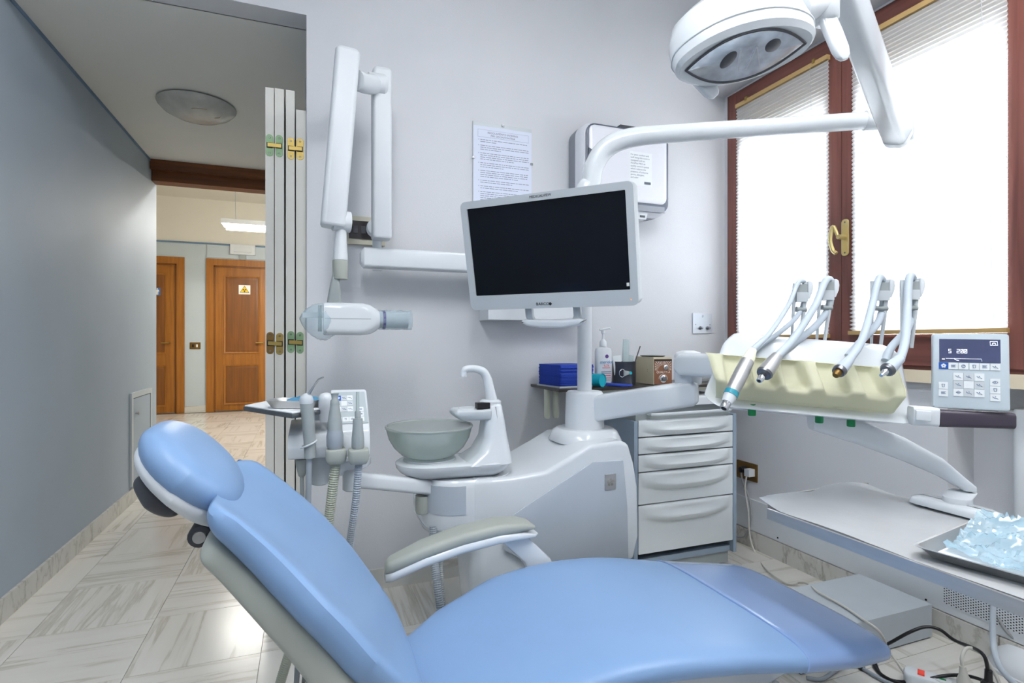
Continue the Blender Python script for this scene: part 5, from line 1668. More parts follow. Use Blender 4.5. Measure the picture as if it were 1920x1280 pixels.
# printed label, wrapped in front
mat('ink_purple', rgb(92, 60, 130), .5); mat('ink_teal', rgb(40, 130, 180), .5); mat('ink_red', rgb(200, 70, 80), .5); mat('ink_grey', rgb(120, 128, 150), .6)
fyb = byy - .0355 * .72 - .0012
LM = axis_matrix((bxx, fyb, SZ), (0, -1, 0), (1, 0, 0))
obj('logo_mark', lathe(nb(), [(.009, 0), (.0085, .0008), (.003, .001)], LM @ Matrix.Translation((.004, .132, 0)), 16), 'ink_purple', t)
obj('brand_lettering', text_bm('meridol', .021, LM @ Matrix.Translation((.001, .106, .0006))), 'ink_teal', t, smooth=0)
obj('strength_lettering', text_bm('0,2%', .014, LM @ Matrix.Translation((.002, .090, .0006))), 'ink_red', t, smooth=0)
for zz, w_, mm in ((.080, .040, 'ink_red'), (.062, .052, 'ink_grey'), (.055, .050, 'ink_grey'), (.045, .046, 'ink_red'), (.034, .048, 'ink_red'), (.024, .04, 'ink_grey')):
    obj('label_line', bx(-w_ / 2, w_ / 2, zz - .0012, zz + .0012, 0, .0006), mm, t, M=LM, smooth=0)
# dark tin with pouches
tp = PY(1172, 718, 2.19); tnx, tny = tp.x, 2.20
t = thing('dark_tin', 'dark grey metal tin with a binder clip beside the pump bottle', 'tin', (tnx, tny, SZ))
mat('tin_grey', rgb(70, 74, 84), .35, metal=.6, noise=.05)
obj('tin_wall', lathe(nb(), [(.054, 0), (.056, .002), (.055, .006), (.055, .103), (.0565, .107), (.0535, .107), (.0525, .10), (.0525, .006), (.01, .005)], Matrix.Translation((tnx, tny, SZ)), 40), 'tin_grey', t, smooth=40)
mat('clear_foil', rgb(214, 228, 230), .15, trans=.6, ior=1.15, noise=.05)
mat('pouch_white', rgb(226, 232, 234), .45, noise=.05)
cl = thing('binder_clip', 'small clear and teal binder clip on the front of the dark tin', 'clip', (tnx - .028, tny - .058, SZ + .05))
cm_ = axis_matrix((tnx - .026, tny - .0585, SZ + .056), (0, -1, 0), (1, 0, 0))
obj('clip_body', prism(nb(), [(-.014, -.014), (.018, -.006), (.018, .006), (-.014, .014)], cm_, .006), 'grey_plastic', cl, bev=.0015)
obj('wire_loop', tube(nb(), [cm_ @ Vector(p) for p in ((-.012, .014, .004), (-.024, .018, .004), (-.036, .008, .004), (-.036, -.008, .004), (-.024, -.018, .004), (-.012, -.014, .004))], .0013, 8, 4), 'chrome', cl)
obj('clip_tab', lathe(nb(), [(.007, 0), (.007, .004)], cm_ @ Matrix.Translation((.022, 0, .002)), 14), 'teal_cup', cl)
def pouch(name, label, x, y, z0, w, h, lean, m):
    M = Matrix.Translation((x, y, z0)) @ Matrix.Rotation(lean, 4, 'Y')
    bm = loft(nb(), [[Vector((x_, y_, z)) for x_, y_ in rrect(w * kw, t_, t_ * .45, 3)] for z, kw, t_ in ((0, .9, .006), (h * .3, 1, .014), (h * .6, .98, .012), (h * .92, 1, .004), (h, 1, .002))])
    o = obj(name, bm, m, None, M=M, smooth=50)
    return tag(o, label, 'pouch')
pouch('foil_pouch', 'tall clear instrument pouch standing in the dark tin', tnx + .006, tny, SZ + .01, .034, .20, .03, 'clear_foil')
pouch('paper_pouch', 'short white pouch leaning at the left in the dark tin', tnx - .028, tny - .006, SZ + .01, .045, .125, -.12, 'pouch_white')
pouch('wrap_pouch', 'small clear pouch at the right in the dark tin', tnx + .030, tny + .006, SZ + .01, .03, .125, .10, 'clear_foil')
o = obj('instrument_stick', rod(nb(), (tnx + .030, tny - .02, SZ + .06), (tnx + .075, tny - .022, SZ + .178), .0028, 10), 'dark_grey', None, bev=.0008)
tag(o, 'thin dark stick leaning in the dark tin', 'stick')
# amalgam mixer box
mat('beige_metal', rgb(196, 186, 158), .5, noise=.02)
mat('brown_face', rgb(122, 80, 56), .45, noise=.03)
q1 = PY(1224, 719, 2.09)
t = thing('mixer_box', 'beige metal box with brown front plate and dial on the shelf', 'device', (q1.x + .03, 2.18, SZ))
M_ = Matrix.Translation((q1.x, 2.085, SZ)) @ Matrix.Rotation(radians(-6), 4, 'Z')
bwx, bhz = .092, .128
obj('casing', bx(0, bwx, 0, .17, .004, bhz), 'beige_metal', t, M=M_, bev=.002)
fpn = obj('face_plate', bx(.003, bwx - .001, -.004, 0, .006, bhz - .008), 'brown_face', t, M=M_, bev=.0008, seg=1)
obj('top_slot', bx(.003, bwx - .001, -.0046, -.003, bhz - .017, bhz - .009), 'black_plastic', t, M=M_, smooth=0)
mat('print_silver', rgb(214, 206, 196), .4)
FM = M_ @ axis_matrix((bwx / 2, -.0042, .004), (0, -1, 0), (1, 0, 0))
bm = nb()
for k in range(17):
    a = radians(8 + k * 10.2)
    c0_, s0_ = cos(a), sin(a)
    for r0, r1, ww in ((.026, min(.042 / max(abs(c0_), .02), .045 / max(s0_, .02)) * .98, .0011),):
        pa_, pb_ = Vector((c0_ * r0, .062 + s0_ * r0, 0)), Vector((c0_ * r1, .062 + s0_ * r1, 0))
        n_ = Vector((-s0_, c0_, 0)) * ww
        vs = [bm.verts.new(v) for v in (pa_ - n_ * .5, pb_ - n_ * 1.3, pb_ + n_ * 1.3, pa_ + n_ * .5)]
        bm.faces.new(vs)
g_ = obj('sun_rays', bm, 'print_silver', t, M=FM @ Matrix.Translation((0, 0, .0004)), smooth=0)
g_['kind'] = 'stuff'
obj('brand_lettering', text_bm('QUALITY-A', .0135, FM @ Matrix.Translation((.001, .056, .0006))), 'print_silver', t, smooth=0)
obj('upper_knob', lathe(nb(), [(.011, 0), (.011, .004), (.007, .006), (.007, .012)], FM @ Matrix.Translation((.012, .078, 0)), 18), 'chrome', t)
obj('dial_scale', tube(nb(), [(.021 * cos(a), .026 + .021 * sin(a), .0006) for a in [radians(-10 + i * 10) for i in range(20)]], .0012, 5), 'print_silver', t, M=FM)
obj('dial', lathe(nb(), [(.017, 0), (.017, .003), (.012, .005)], FM @ Matrix.Translation((0, .026, 0)), 24), 'chrome', t)
obj('dial_knob', lathe(nb(), [(.011, .004), (.0105, .014), (.006, .015)], FM @ Matrix.Translation((0, .026, 0)), 20), 'steel_dark', t)
for k in (0, 1):
    obj('vent_hole', lathe(nb(), [(.0015, 0), (.0013, .0008)], M_ @ axis_matrix((-.0002, .055, .062 + .008 * k), (-1, 0, 0)), 8), 'black_plastic', t)
o = obj('metal_tray', loft(nb(), [[Vector((x * k, y * k, z)) for x, y in rrect(.08, .12, .02, 4)] for z, k in ((0, .85), (.004, 1), (.007, 1.02), (.008, .6))]), 'steel_dark', None, M=M_ @ Matrix.Translation((.045, .09, bhz)), bev=.0008)
tag(o, 'dark flat metal dish lying on top of the beige box', 'dish')
o1_ = PY(1313, 713, 2.22)
t = thing('beige_case', 'low beige plastic case at the right end of the shelf', 'case', (o1_.x, 2.22, SZ))
obj('lid', loft(nb(), [[Vector((o1_.x + x * k, 2.24 + y * k, z)) for x, y in rrect(.085, .10, .015, 4)] for z, k in ((SZ + .018, 1), (SZ + .034, 1), (SZ + .042, .9))]), 'handle_cream', t, bev=.002)
obj('base', loft(nb(), [[Vector((o1_.x + x * k, 2.24 + y * k, z)) for x, y in rrect(.085, .10, .015, 4)] for z, k in ((SZ, .8), (SZ + .017, 1))]), 'light_grey', t, bev=.002)

# ------------------------------------------------------------------ notice in clip frame
mat('notice_paper', rgb(214, 220, 236), .5, noise=.01, spec=.3)
n0, n1 = PY(887, 226, YB - .008), PY(997, 375, YB - .008)
nx0, nx1, nzt, nzb = n0.x, n1.x, PY(887, 226, YB - .008).z, .0
nzb = nzt - (nx1 - nx0) * 1.42
t = thing('wall_notice', 'printed notice in a clip frame on the back wall above the monitor', 'notice', ((nx0 + nx1) / 2, YB, nzb))
obj('backing', bx(nx0, nx1, YB - .007, YB - .001, nzb, nzt), 'light_grey', t, bev=.0008, seg=1)
obj('sheet', bx(nx0 + .001, nx1 - .001, YB - .0085, YB - .007, nzb + .001, nzt - .018), 'notice_paper', t, smooth=0)
NM = axis_matrix((nx0, YB - .0088, nzt), (0, -1, 0), (1, 0, 0))
nw = nx1 - nx0
mat('print_grey', rgb(112, 116, 136), .6)
obj('title_lettering', text_bm('REGOLAMENTO INTERNO', .0125, NM @ Matrix.Translation((nw / 2, -.046, 0)), .0002), 'print_grey', t, smooth=0)
obj('title_lettering', text_bm('PER ODONTOIATRIA', .0125, NM @ Matrix.Translation((nw / 2, -.059, 0)), .0002), 'print_grey', t, smooth=0)
x0_, x1_ = .022, nw - .016
obj('title_frame', loft(nb(), [[Vector((x, y, z)) for x, y in q] for q, z in (([(x0_, -.034), (x1_, -.034), (x1_, -.068), (x0_, -.068)], 0), ([(x0_ + .0008, -.0348), (x1_ - .0008, -.0348), (x1_ - .0008, -.0672), (x0_ + .0008, -.0672)], .0001))], cap=False), 'print_grey', t, M=NM, smooth=0)
rnd = random.Random(4)
y = -.080
bm = nb()
for npar, lines in enumerate((2, 3, 4, 3, 4, 2, 2, 5, 4)):
    for l in range(lines):
        x = x0_ + (.012 if npar < 8 else 0)
        end = x1_ if l < lines - 1 else x0_ + (x1_ - x0_) * rnd.uniform(.25, .8)
        if l == 0: box(bm, x0_ + .003, x0_ + .006, y - .0022, y + .0022, 0, .0002)
        while x < end - .006:
            w_ = min(rnd.uniform(.006, .026), end - x)
            box(bm, x, x + w_, y - .0016, y + .0016, 0, .0002)
            x += w_ + .0032
        y -= .0092
    y -= .0075
mat('print_pale', rgb(146, 150, 170), .6)
pt = obj('printed_lines', bm, 'print_pale', t, M=NM, smooth=0)
pt['kind'] = 'stuff'
for px_, pz_ in ((nw / 2, -.004), (.001, -.165), (nw - .001, -.165)):
    obj('clip', bx(px_ - .006, px_ + .006, pz_ - .005, pz_ + .005, -.001, .003), 'steel_dark', t, M=NM, bev=.001)

# ------------------------------------------------------------------ air purifier on the wall
mat('purifier_grey', rgb(138, 142, 150), .45, noise=.02)
mat('purifier_dark', rgb(86, 92, 106), .35, noise=.03)
mat('purifier_white', rgb(222, 223, 230), .28, noise=.01, coat=.3)
yf = 2.225
e0, e1 = PY(1100, 232, yf), PY(1256, 400, yf)
pcx = (PY(1098, 300, yf).x + PY(1258, 300, yf).x) / 2
pw_, zt_, zb_ = PY(1258, 300, yf).x - PY(1092, 300, yf).x, PY(1110, 226, yf).z, PY(1230, 403, yf).z
ph_ = zt_ - zb_
pcx = PY(1092, 300, yf).x + pw_ / 2; pcz = (zt_ + zb_) / 2
ap = thing('air_purifier', 'white and grey wall mounted air purifier beside the notice', 'air purifier', (pcx, YB, zb_))
AP = axis_matrix((pcx, yf, pcz), (0, -1, 0), (1, 0, 0))
obj('back_shell', loft(nb(), [[Vector((x, y, z)) for x, y in rrect(pw_ * k, ph_ * k, .055, 6)] for z, k in ((-.143, .99), (-.10, 1.0), (-.075, 1.0), (-.074, .985))]), 'purifier_grey', ap, M=AP, smooth=40)
obj('front_shell', loft(nb(), [[Vector((x, y, z)) for x, y in rrect(pw_ * k, ph_ * k, .055, 6)] for z, k in ((-.076, .995), (-.07, 1.0), (-.02, .99), (-.006, .95), (-.004, .9))]), 'purifier_white', ap, M=AP, smooth=40)
obj('front_gasket', loft(nb(), [[Vector((x, y, z)) for x, y in rrect(pw_ * .93 * k, ph_ * .95 * k, .05, 6)] for z, k in ((-.006, .99), (.001, 1.0), (.003, .985), (.003, .94))]), 'purifier_dark', ap, M=AP, smooth=40)
fw, fh = pw_ * .875, ph_ * .83
fcv = obj('front_cover', loft(nb(), [[Vector((x, y + .016, z)) for x, y in rrect(fw * k, fh * k, .032, 6)] for z, k in ((.002, 1.0), (.007, .995), (.010, .97), (.011, .9))]), 'purifier_white', ap, M=AP, smooth=40)
obj('side_window', prism(nb(), [(-fw / 2 - .004, .075), (-fw / 2 + .055, .045), (-fw / 2 + .055, -.02), (-fw / 2 + .045, -.04), (-fw / 2 - .004, -.045)], AP @ Matrix.Translation((0, 0, .006)), .008), 'purifier_dark', ap, bev=.003)
obj('top_vent', bx(-.045, .05, ph_ / 2 - .012, ph_ / 2 + .002, -.03, .004), 'dark_grey', ap, M=AP, bev=.003)
obj('bottom_vent', bx(-fw / 2 + .01, fw / 2 - .01, -ph_ / 2 + .012, -ph_ / 2 + .040, .002, .005), 'purifier_grey', ap, M=AP, bev=.002)
bb_ = obj('sensor_base', loft(nb(), [[Vector((x * k, y + .0, z)) for x, y in ((-.11, -ph_ / 2 - .025), (.11, -ph_ / 2 - .025), (.12, -ph_ / 2 + .01), (-.12, -ph_ / 2 + .01))] for z, k in ((-.13, 1), (-.015, 1), (-.008, .97))]), 'white_satin', ap, M=AP, bev=.004)
for q in (.045, .085):
    obj('sensor_slot', bx(q - .014, q + .014, -ph_ / 2 - .016, -ph_ / 2 - .006, -.009, -.006), 'dark_grey', ap, M=AP, bev=.001)
fb = obj('info_card', bx(.0, .125, -.075, .085, .0112, .0118), 'key_white', ap, M=AP, smooth=0)
yq = .070
for s in ('For your comfort and', 'well being this room is', 'equipped with an', 'AeraMax PRO air', 'quality control system', 'which reduces the', 'presence of airborne', 'germs, allergens,', 'and odor'):
    obj('card_lettering', text_bm(s, .0115, AP @ Matrix.Translation((.006, yq, .0121)), .0001, 'LEFT'), 'print_grey', ap, smooth=0)
    yq -= .0135
obj('card_mark', bx(.082, .118, -.066, -.054, .0118, .0124), 'purifier_dark', ap, M=AP, bev=.002)
obj('seal_ring', tube(nb(), [(-.09 + .008 * cos(a), -.085 + .008 * sin(a), .0115) for a in [i * 2 * pi / 14 for i in range(15)]], .0008, 5), 'print_grey', ap, M=AP)
for k in range(2):
    obj('cover_print', bx(-.075, .03 - .05 * k, -.082 - .009 * k, -.080 - .009 * k, .0112, .0116), 'print_grey', ap, M=AP, smooth=0)

# ------------------------------------------------------------------ x-ray device on the wall
XY0 = 2.19
xr = thing('xray_arm', 'white wall mounted dental x-ray device with folded scissor arm', 'x-ray device', PY(990, 600, YB))
# wall box behind monitor
w0_, w1_ = PY(915, 590, 2.24), PY(1100, 590, 2.24)
obj('wall_box', bx(w0_.x, w1_.x, 2.235, YB - .003, PY(1000, 600, 2.235).z, PY(1000, 440, 2.235).z), 'white_satin', xr, bev=.018, seg=3)
b0, b1 = PY(677, 484, XY0), PY(1010, 500, XY0)
zt_, zb_ = PY(760, 467, XY0).z, PY(760, 503, XY0).z
obj('horizontal_arm', loft(nb(), [[Vector((x, XY0 + .035 + y, (zt_ + zb_) / 2 + z)) for y, z in rrect(.075 * k, (zt_ - zb_) * k2, .010, 4)] for x, k, k2 in ((b0.x, .8, .6), (b0.x + .012, 1, .98), (b0.x + .014, 1, 1), (b1.x, 1, 1))]), 'white_gloss', xr, bev=.002)
jx = PY(707, 480, XY0 + .03)
obj('pivot', rod(nb(), (jx.x, XY0 + .03, zt_ - .01), (jx.x, XY0 + .03, PY(707, 435, XY0).z), .018, 20), 'white_satin', xr)
obj('pivot_button', lathe(nb(), [(.020, -.008), (.014, -.012), (.004, -.013)], Matrix.Translation((jx.x, XY0 + .03, zb_)), 18), 'white_satin', xr)
kn = PY(706, 425, XY0)
obj('elbow', lathe(nb(), [(.022, -.03), (.034, -.026), (.036, 0), (.034, .026), (.022, .03)], axis_matrix((kn.x, XY0 + .03, kn.z), (0, 1, 0)), 26), 'white_satin', xr)
def obox(bm, p, q, w, d, r, dy):
    ax_ = (q - p).normalized(); sx_ = Vector((ax_.z, 0, -ax_.x)).normalized(); yy_ = ax_.cross(sx_)
    return loft(bm, [[c + sx_ * x * k + yy_ * y * k for x, y in rrect(w, d, r, 4)] for c, k in ((p, .9), (p + ax_ * .008, 1), (q - ax_ * .012, 1), (q, .82))])
va, vb = PY(716, 449, XY0 - .02), PY(714, 133, XY0 - .02)
va.x = (va.x + vb.x) / 2; vb.x = va.x
obj('lower_arm', obox(nb(), va, vb, .072, .085, .014, 0), 'white_satin', xr, bev=.002)
YA = 2.03
sa_, sb2 = PY(624, 426, YA), PY(652, 97, YA)
obj('upper_arm', obox(nb(), sa_, sb2, .085, .085, .018, 0), 'white_satin', xr, bev=.002)
cA, cB = PY(668, 150, YA + .03), PY(706, 158, XY0 - .05)
obj('elbow_bridge', tube(nb(), [cA, (cA + cB) / 2 - UPV * .006, cB], .036, 18, 4), 'white_gloss', xr)
obj('elbow_cap', lathe(nb(), [(.03, -.04), (.04, -.03), (.04, .03), (.03, .04)], axis_matrix(cB, (1, 0, .0)), 24), 'white_satin', xr)
# yoke down to the tube head
yk = PY(640, 415, YA)
obj('yoke_knuckle', lathe(nb(), [(.02, -.034), (.036, -.03), (.037, .03), (.02, .034)], axis_matrix(yk, (1, .15, 0)), 24), 'white_satin', xr)
obj('yoke_neck', loft(nb(), [[c + Vector((r * cos(a), r * sin(a), 0)) for a in [i * 2 * pi / 22 for i in range(22)]] for c, r in ((PY(640, 428, YA), .018), (PY(639, 445, YA), .020), (PY(638, 488, YA), .0262))]), 'white_satin', xr)
obj('yoke_sleeve', rod(nb(), PY(638, 488, YA), PY(638, 524, YA), .0268, 24), 'warm_grey', xr, bev=.003)
obj('yoke_fork', loft(nb(), [[c + Vector((x, y, 0)) for x, y in rrect(w, d, .008, 3)] for c, w, d in ((PY(629, 512, YA + .01), .02, .05), (PY(628, 535, YA + .01), .034, .05), (PY(626, 570, YA + .01), .050, .05))]), 'grey_plastic', xr, bev=.003)
# tube head
hcx = PY(655, 600, YA)
hx0, hx1 = PY(606, 600, YA).x, PY(708, 600, YA).x
hz0, hz1 = PY(650, 628, YA).z, PY(650, 569, YA).z
hzc, hh = (hz0 + hz1) / 2, (hz1 - hz0)
def hsec(x, k, ky=1.0, r=.022):
    return [Vector((x, YA + y, hzc + z)) for y, z in rrect(.12 * ky, hh * k, min(r, hh * k * .45), 5)]
th = obj('tube_head', loft(nb(), [hsec(hx0, .93), hsec(hx0 + .006, 1), hsec(hx1 - .055, 1), hsec(hx1 - .028, .93, .95, .035), hsec(hx1 - .008, .74, .8, .04), hsec(hx1 + .004, .56, .62, .035)]), 'white_gloss', xr, smooth=45)
obj('head_seam', bx(hx0 + .004, hx1 - .03, YA - .0608, YA - .0600, hzc - .0008, hzc + .0008), 'grey_plastic', th, smooth=0)
obj('grip_ring', box(box(bx(hx0 - .030, hx0 - .008, YA - .05, YA + .05, hzc - .046, hzc - .036), hx0 - .030, hx0 - .008, YA - .05, YA + .05, hzc + .036, hzc + .046), hx0 - .018, hx0 - .008, YA - .05, YA + .05, hzc - .036, hzc + .036), 'grey_plastic', th, smooth=0) if False else obj('grip_ring', tube(nb(), [(hx0 - .012, YA - .042, hzc - .045), (hx0 - .012, YA - .042, hzc + .045)], .006, 10), 'grey_plastic', th)
obj('head_handle', bx(hx0 - .068, hx0, YA - .012, YA + .012, hzc + .004, hzc + .022), 'white_satin', th, bev=.004)
cone0, cone1 = PY(712, 600, YA), PY(769, 600, YA)
mat('wrap_clear', rgb(206, 228, 238), .10, noise=.08, trans=.5, ior=1.15, scale=30, alpha=.5)
mat('ring_purple', rgb(88, 76, 140), .4)
cn = obj('cone', rod(nb(), (hx1 - .004, YA, hzc), (cone1.x - .01, YA, hzc), .030, 26), 'light_grey', th)
obj('cone_ring', rod(nb(), (PY(717, 600, YA).x, YA, hzc), (PY(722, 600, YA).x, YA, hzc), .0335, 30), 'ring_purple', th)
# wrinkled protective film over cone and rear
bm = nb()
rings = []
for i in range(17):
    x = PY(708, 600, YA).x + (cone1.x + .004 - PY(708, 600, YA).x) * i / 16
    rings.append([Vector((x, YA + (.0345 + .0025 * sin(j * 2 * pi / 36 * 9 + i * 1.1)) * cos(2 * pi * j / 36), hzc + (.0345 + .0025 * sin(j * 2 * pi / 36 * 9 + i * 1.1)) * sin(2 * pi * j / 36))) for j in range(36)])
fm = obj('cone_film', loft(bm, rings), 'wrap_clear', None, smooth=30)
tag(fm, 'clear bluish plastic film wrapped round the x-ray cone', 'plastic film')
bm = nb()
rings = []
for i in range(15):
    s = i / 14
    x = hx0 - .078 + .118 * s
    k = (sin(min(1, s * 1.6) * pi / 2)) ** .7 * (1 - .35 * max(0, (s - .75) / .25))
    drop = -.012 * s
    rings.append([Vector((x, YA + (.070 * k + .003 * sin(j * 1.9 + i)) * cos(2 * pi * j / 30), hzc + drop + ((hh * .58) * k + .004 * sin(j * 2.3 + i * 1.7)) * sin(2 * pi * j / 30) * (1.0 if sin(2 * pi * j / 30) < 0 else .93))) for j in range(30)])
mat('film_thin', rgb(190, 224, 238), .15, noise=.08, alpha=.28, scale=30)
fm = obj('head_film', loft(bm, rings, cap=False), 'film_thin', None, smooth=30)
tag(fm, 'loose clear plastic bag over the rear of the x-ray head', 'plastic film')

# ------------------------------------------------------------------ electric boxes
mat('box_beige', rgb(196, 192, 174), .5, noise=.02)
f0, f1 = PY(650, 404, YB - .02), PY(722, 461, YB - .02)
t = thing('fuse_box', 'beige fuse box with dark window behind the x-ray arm', 'fuse box', ((f0.x + f1.x) / 2, YB, f1.z))
obj('case', bx(f0.x, f1.x, YB - .025, YB, f1.z, f0.z), 'box_beige', t, bev=.004)
mat('smoked', rgb(48, 44, 46), .15, noise=.1)
obj('smoked_door', bx(f0.x + .008, f1.x - .008, YB - .031, YB - .024, f1.z + .022, f0.z - .020), 'smoked', t, bev=.003)
for k in range(4):
    xx = f0.x + .025 + k * .032
    obj('breaker', bx(xx, xx + .018, YB - .034, YB - .030, f1.z + .045, f1.z + .075), 'dark_grey', t, bev=.001)
s0_, s1_ = PY(1299, 587, YB - .006), PY(1335, 625, YB - .006)
t = thing('switch_plate', 'steel switch plate with two knobs beside the window', 'switch', ((s0_.x + s1_.x) / 2, YB, s1_.z))
mat('plate_alu', rgb(196, 202, 210), .35, metal=.3, noise=.02)
obj('plate', bx(s0_.x, s1_.x, YB - .008, YB, s1_.z, s0_.z), 'plate_alu', t, bev=.0015)
for k in (0, 1):
    xx = s0_.x + (s1_.x - s0_.x) * (.36 if k == 0 else .74)
    zz = s1_.z + (s0_.z - s1_.z) * .27
    obj('knob', lathe(nb(), [(.010, 0), (.010, .003), (.0075, .005), (.007, .018), (.004, .019)], axis_matrix((xx, YB - .008, zz), (0, -1, 0)), 18), 'steel_dark', t)
    obj('screw', lathe(nb(), [(.003, 0), (.002, .001)], axis_matrix((s0_.x + (s1_.x - s0_.x) * (.14 if k == 0 else .88), YB - .008, zz + .018), (0, -1, 0)), 8), 'steel_dark', t)
obj('symbol', tube(nb(), [((s0_.x + s1_.x) / 2 + .004 * cos(a), YB - .0085, s0_.z - .015 + .006 * sin(a)) for a in [i * 2 * pi / 12 for i in range(13)]], .0007, 5), 'ink_grey', t)
# wall socket low on the window wall with two plugs
w0_, w1_ = PX(1386, 866, XR), PX(1421, 898, XR)
yS, zS = (w0_.y + w1_.y) / 2, (PX(1404, 866, XR).z + PX(1404, 900, XR).z) / 2
t = thing('wall_socket', 'bronze wall socket plate low on the window wall', 'socket', (XR, yS, zS - .04))
obj('plate', bx(XR - .008, XR, w1_.y, w0_.y + .01, zS - .045, zS + .045), 'bronze_plate', t, bev=.002)
mat('cable_grey', rgb(150, 152, 154), .5); mat('cable_white', rgb(206, 204, 196), .5)
bpz = PX(1391, 880, XR - .03)
t = thing('black_plug', 'black plug with grey cable in the bronze wall socket', 'plug', bpz)
obj('plug_body', lathe(nb(), [(.018, 0), (.018, .02), (.014, .034), (.010, .036)], axis_matrix((XR - .008, bpz.y, bpz.z), (-1, 0, 0)), 18), 'black_plastic', t)
obj('cable', tube(nb(), [(XR - .035, bpz.y, bpz.z - .012), PX(1393, 905, XR - .035), PX(1405, 935, XR - .03), PX(1408, 975, XR - .03), PX(1398, 1003, XR - .035), PX(1384, 1006, XR - .03), PX(1372, 1000, XR - .03)], .0045, 8, 6), 'cable_grey', t)
wpz = PX(1405, 886, XR - .03)
t = thing('white_plug', 'white plug with long white cable in the bronze wall socket', 'plug', wpz)
obj('plug_body', bx(XR - .046, XR - .008, wpz.y - .014, wpz.y + .018, wpz.z - .018, wpz.z + .018), 'white_satin', t, bev=.006, seg=3)
obj('cable', tube(nb(), [(XR - .04, wpz.y + .008, wpz.z - .016), PX(1397, 915, XR - .04), PX(1403, 960, XR - .04), PX(1406, 1005, XR - .035), PX(1418, 1040, XR - .05), PZ(1440, 1070, .01), PZ(1475, 1093, .01), PZ(1500, 1092, .02), PZ(1514, 1094, .10), PZ(1535, 1110, .127), PZ(1580, 1135, .126), PZ(1620, 1162, .126), PZ(1650, 1185, .115), PZ(1670, 1225, .006), PZ(1700, 1265, .006)], .0042, 8, 6), 'cable_white', t)

# ------------------------------------------------------------------ floor box, power strip, cables
mat('box_grey', rgb(178, 186, 192), .45, noise=.02)
t = thing('floor_box', 'low grey metal junction box on the floor below the tray', 'box', (1.76, 1.41, 0))
obj('cover', bx(1.45, 2.07, 1.28, 1.55, .006, .12), 'box_grey', t, bev=.004)
obj('base', bx(1.455, 2.065, 1.285, 1.545, 0, .006), 'dark_grey', t)
pz = .045
p0, p1 = PZ(1694, 1252, .042), PZ(1815, 1288, .042)
dv = (p1 - p0); dv.z = 0
L = dv.length + .14
SMX = axis_matrix((p0.x, p0.y, 0), (0, 0, 1), dv)
t = thing('power_strip', 'white power strip with red switch on the marble floor', 'power strip', (p0.x, p0.y, 0))
obj('body', loft(nb(), [[Vector((x, y, z)) for x, y in rrect(L * k, .062 * k2, .02, 5, L / 2)] for z, k, k2 in ((0, .98, .94), (.006, 1, 1), (.034, 1, 1), (.042, .98, .9))]), 'white_gloss', t, M=SMX, bev=.002)
mat('switch_red', rgb(190, 40, 36), .35, emit=(1, .12, .04, 1), estr=.25)
obj('rocker', bx(.035, .052, -.014, .014, .041, .046), 'switch_red', t, M=SMX, bev=.002)
for k in range(4):
    cx0 = .095 + k * .052
    s_k = obj('socket', lathe(nb(), [(.021, .041), (.021, .0435), (.0185, .0435), (.018, .0425), (.002, .0425)], SMX @ Matrix.Translation((cx0, 0, 0)), 22), 'white_satin', t)
    obj('earth_clip', bx(cx0 - .008, cx0 + .008, -.003, .003, .0425, .044), 'green_plug', s_k, M=SMX, smooth=0)
# cream plug + cord
q = SMX @ Vector((.147, 0, .044))
t = thing('cream_plug', 'cream plug with curved cream cord standing in the power strip', 'plug', q)
obj('plug_body', loft(nb(), [[q + Vector((-.004 * i + x, y, z)) for x, y in rrect(w, d, min(w, d) * .4, 4)] for i, (z, w, d) in enumerate(((0, .042, .034), (.018, .038, .030), (.034, .022, .020), (.060, .014, .014)))]), 'cable_white', t, smooth=50)
cqs = [q + Vector((-.012, 0, .055)), q + Vector((-.008, .004, .085)), q + Vector((.02, .004, .105)), q + Vector((.06, -.01, .085)), q + Vector((.085, -.03, .03)), q + Vector((.088, -.06, -.03)), q + Vector((.07, -.12, -.038))]
obj('cord', tube(nb(), cqs, .0048, 10, 6), 'cable_white', t)
q = SMX @ Vector((.198, 0, .044))
t = thing('black_cord_plug', 'black plug with black cord standing in the power strip', 'plug', q)
obj('plug_body', lathe(nb(), [(.018, 0), (.018, .025), (.014, .032), (.010, .034), (.009, .065)], Matrix.Translation(q), 18), 'black_plastic', t)
obj('cord', tube(nb(), [q + Vector((0, 0, .06)), q + Vector((-.01, .012, .11)), PZ(1790, 1200, .12), PZ(1762, 1180, .14), PZ(1735, 1175, .14), PZ(1705, 1185, .12), PZ(1672, 1203, .07), PZ(1650, 1215, .02), PZ(1635, 1235, .006), PZ(1650, 1262, .006), PZ(1690, 1282, .006), PZ(1750, 1295, .006)], .005, 10, 6), 'black_plastic', t)
t = thing('black_floor_cord', 'black cord lying across the floor in front of the power strip', 'cord', PZ(1850, 1280, 0))
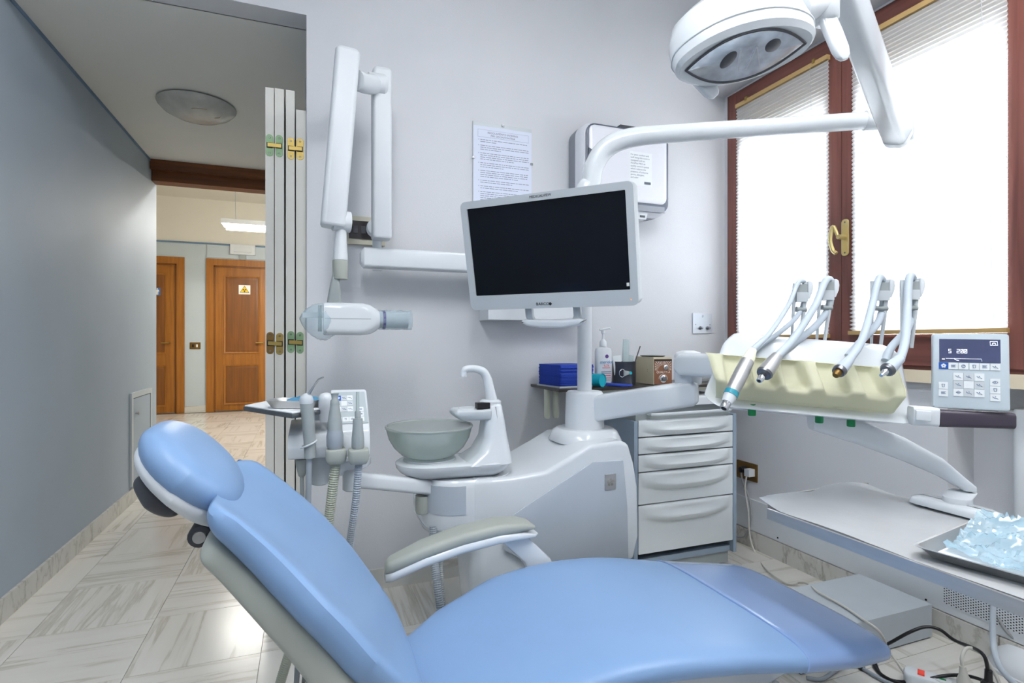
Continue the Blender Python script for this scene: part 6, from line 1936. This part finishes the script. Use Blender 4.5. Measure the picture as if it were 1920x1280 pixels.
obj('cord', tube(nb(), [PZ(1640, 1240, .005), PZ(1652, 1264, .005), PZ(1682, 1277, .005), PZ(1730, 1275, .030), PZ(1775, 1266, .05), PZ(1820, 1268, .05), PZ(1870, 1285, .02), PZ(1910, 1296, .005)], .005, 10, 6), 'black_plastic', t)
t = thing('grey_floor_cable', 'grey cable lying on the marble beside the floor box', 'cable', PZ(1540, 1270, 0))
obj('cord', tube(nb(), [PZ(1512, 1270, .007), PZ(1540, 1273, .007), PZ(1565, 1258, .007), PZ(1590, 1244, .007), PZ(1612, 1250, .007), PZ(1650, 1272, .007), PZ(1690, 1290, .007)], .006, 10, 6), 'hose_grey', t)
obj('cable_tie', rod(nb(), PZ(1613, 1250, .007), PZ(1619, 1254, .007), .0085, 12), 'black_plastic', t)
# grey hose by the heating panel
t = thing('grey_wall_hose', 'pale grey hose hanging in front of the perforated heating grille', 'hose', PX(1865, 1240, XR - .08))
obj('hose_tube', tube(nb(), [PX(1864, 1085, XR - .10), PX(1862, 1140, XR - .11), PX(1862, 1200, XR - .13), PX(1870, 1240, XR - .17), PX(1890, 1270, XR - .22), PX(1925, 1300, XR - .28)], .0085, 12, 6), 'hose_pale', t)
# white stool base glimpsed at the lower right edge
t = thing('foot_control', 'white plastic foot control at the lower right edge', 'foot control', PZ(1935, 1262, 0))
fcx = PZ(1945, 1262, .0)
obj('shell', loft(nb(), [[Vector((fcx.x + x * k, fcx.y + y * k, z)) for x, y in rrect(.24, .20, .08, 6)] for z, k in ((0, 1), (.012, 1.02), (.05, .86), (.075, .6), (.082, .3))]), 'white_satin', t, smooth=60)
obj('rim', loft(nb(), [[Vector((fcx.x + x * k, fcx.y + y * k, z)) for x, y in rrect(.24, .20, .08, 6)] for z, k in ((.0, 1.03), (.010, 1.05), (.014, 1.0))]), 'white_gloss', t, smooth=60)
obj('loop_cable', tube(nb(), [fcx + Vector((-.02, .02, .07)), fcx + Vector((-.05, .06, .12)), fcx + Vector((-.02, .10, .17)), fcx + Vector((.06, .10, .17)), fcx + Vector((.12, .08, .10))], .005, 10, 6), 'cable_grey', t)
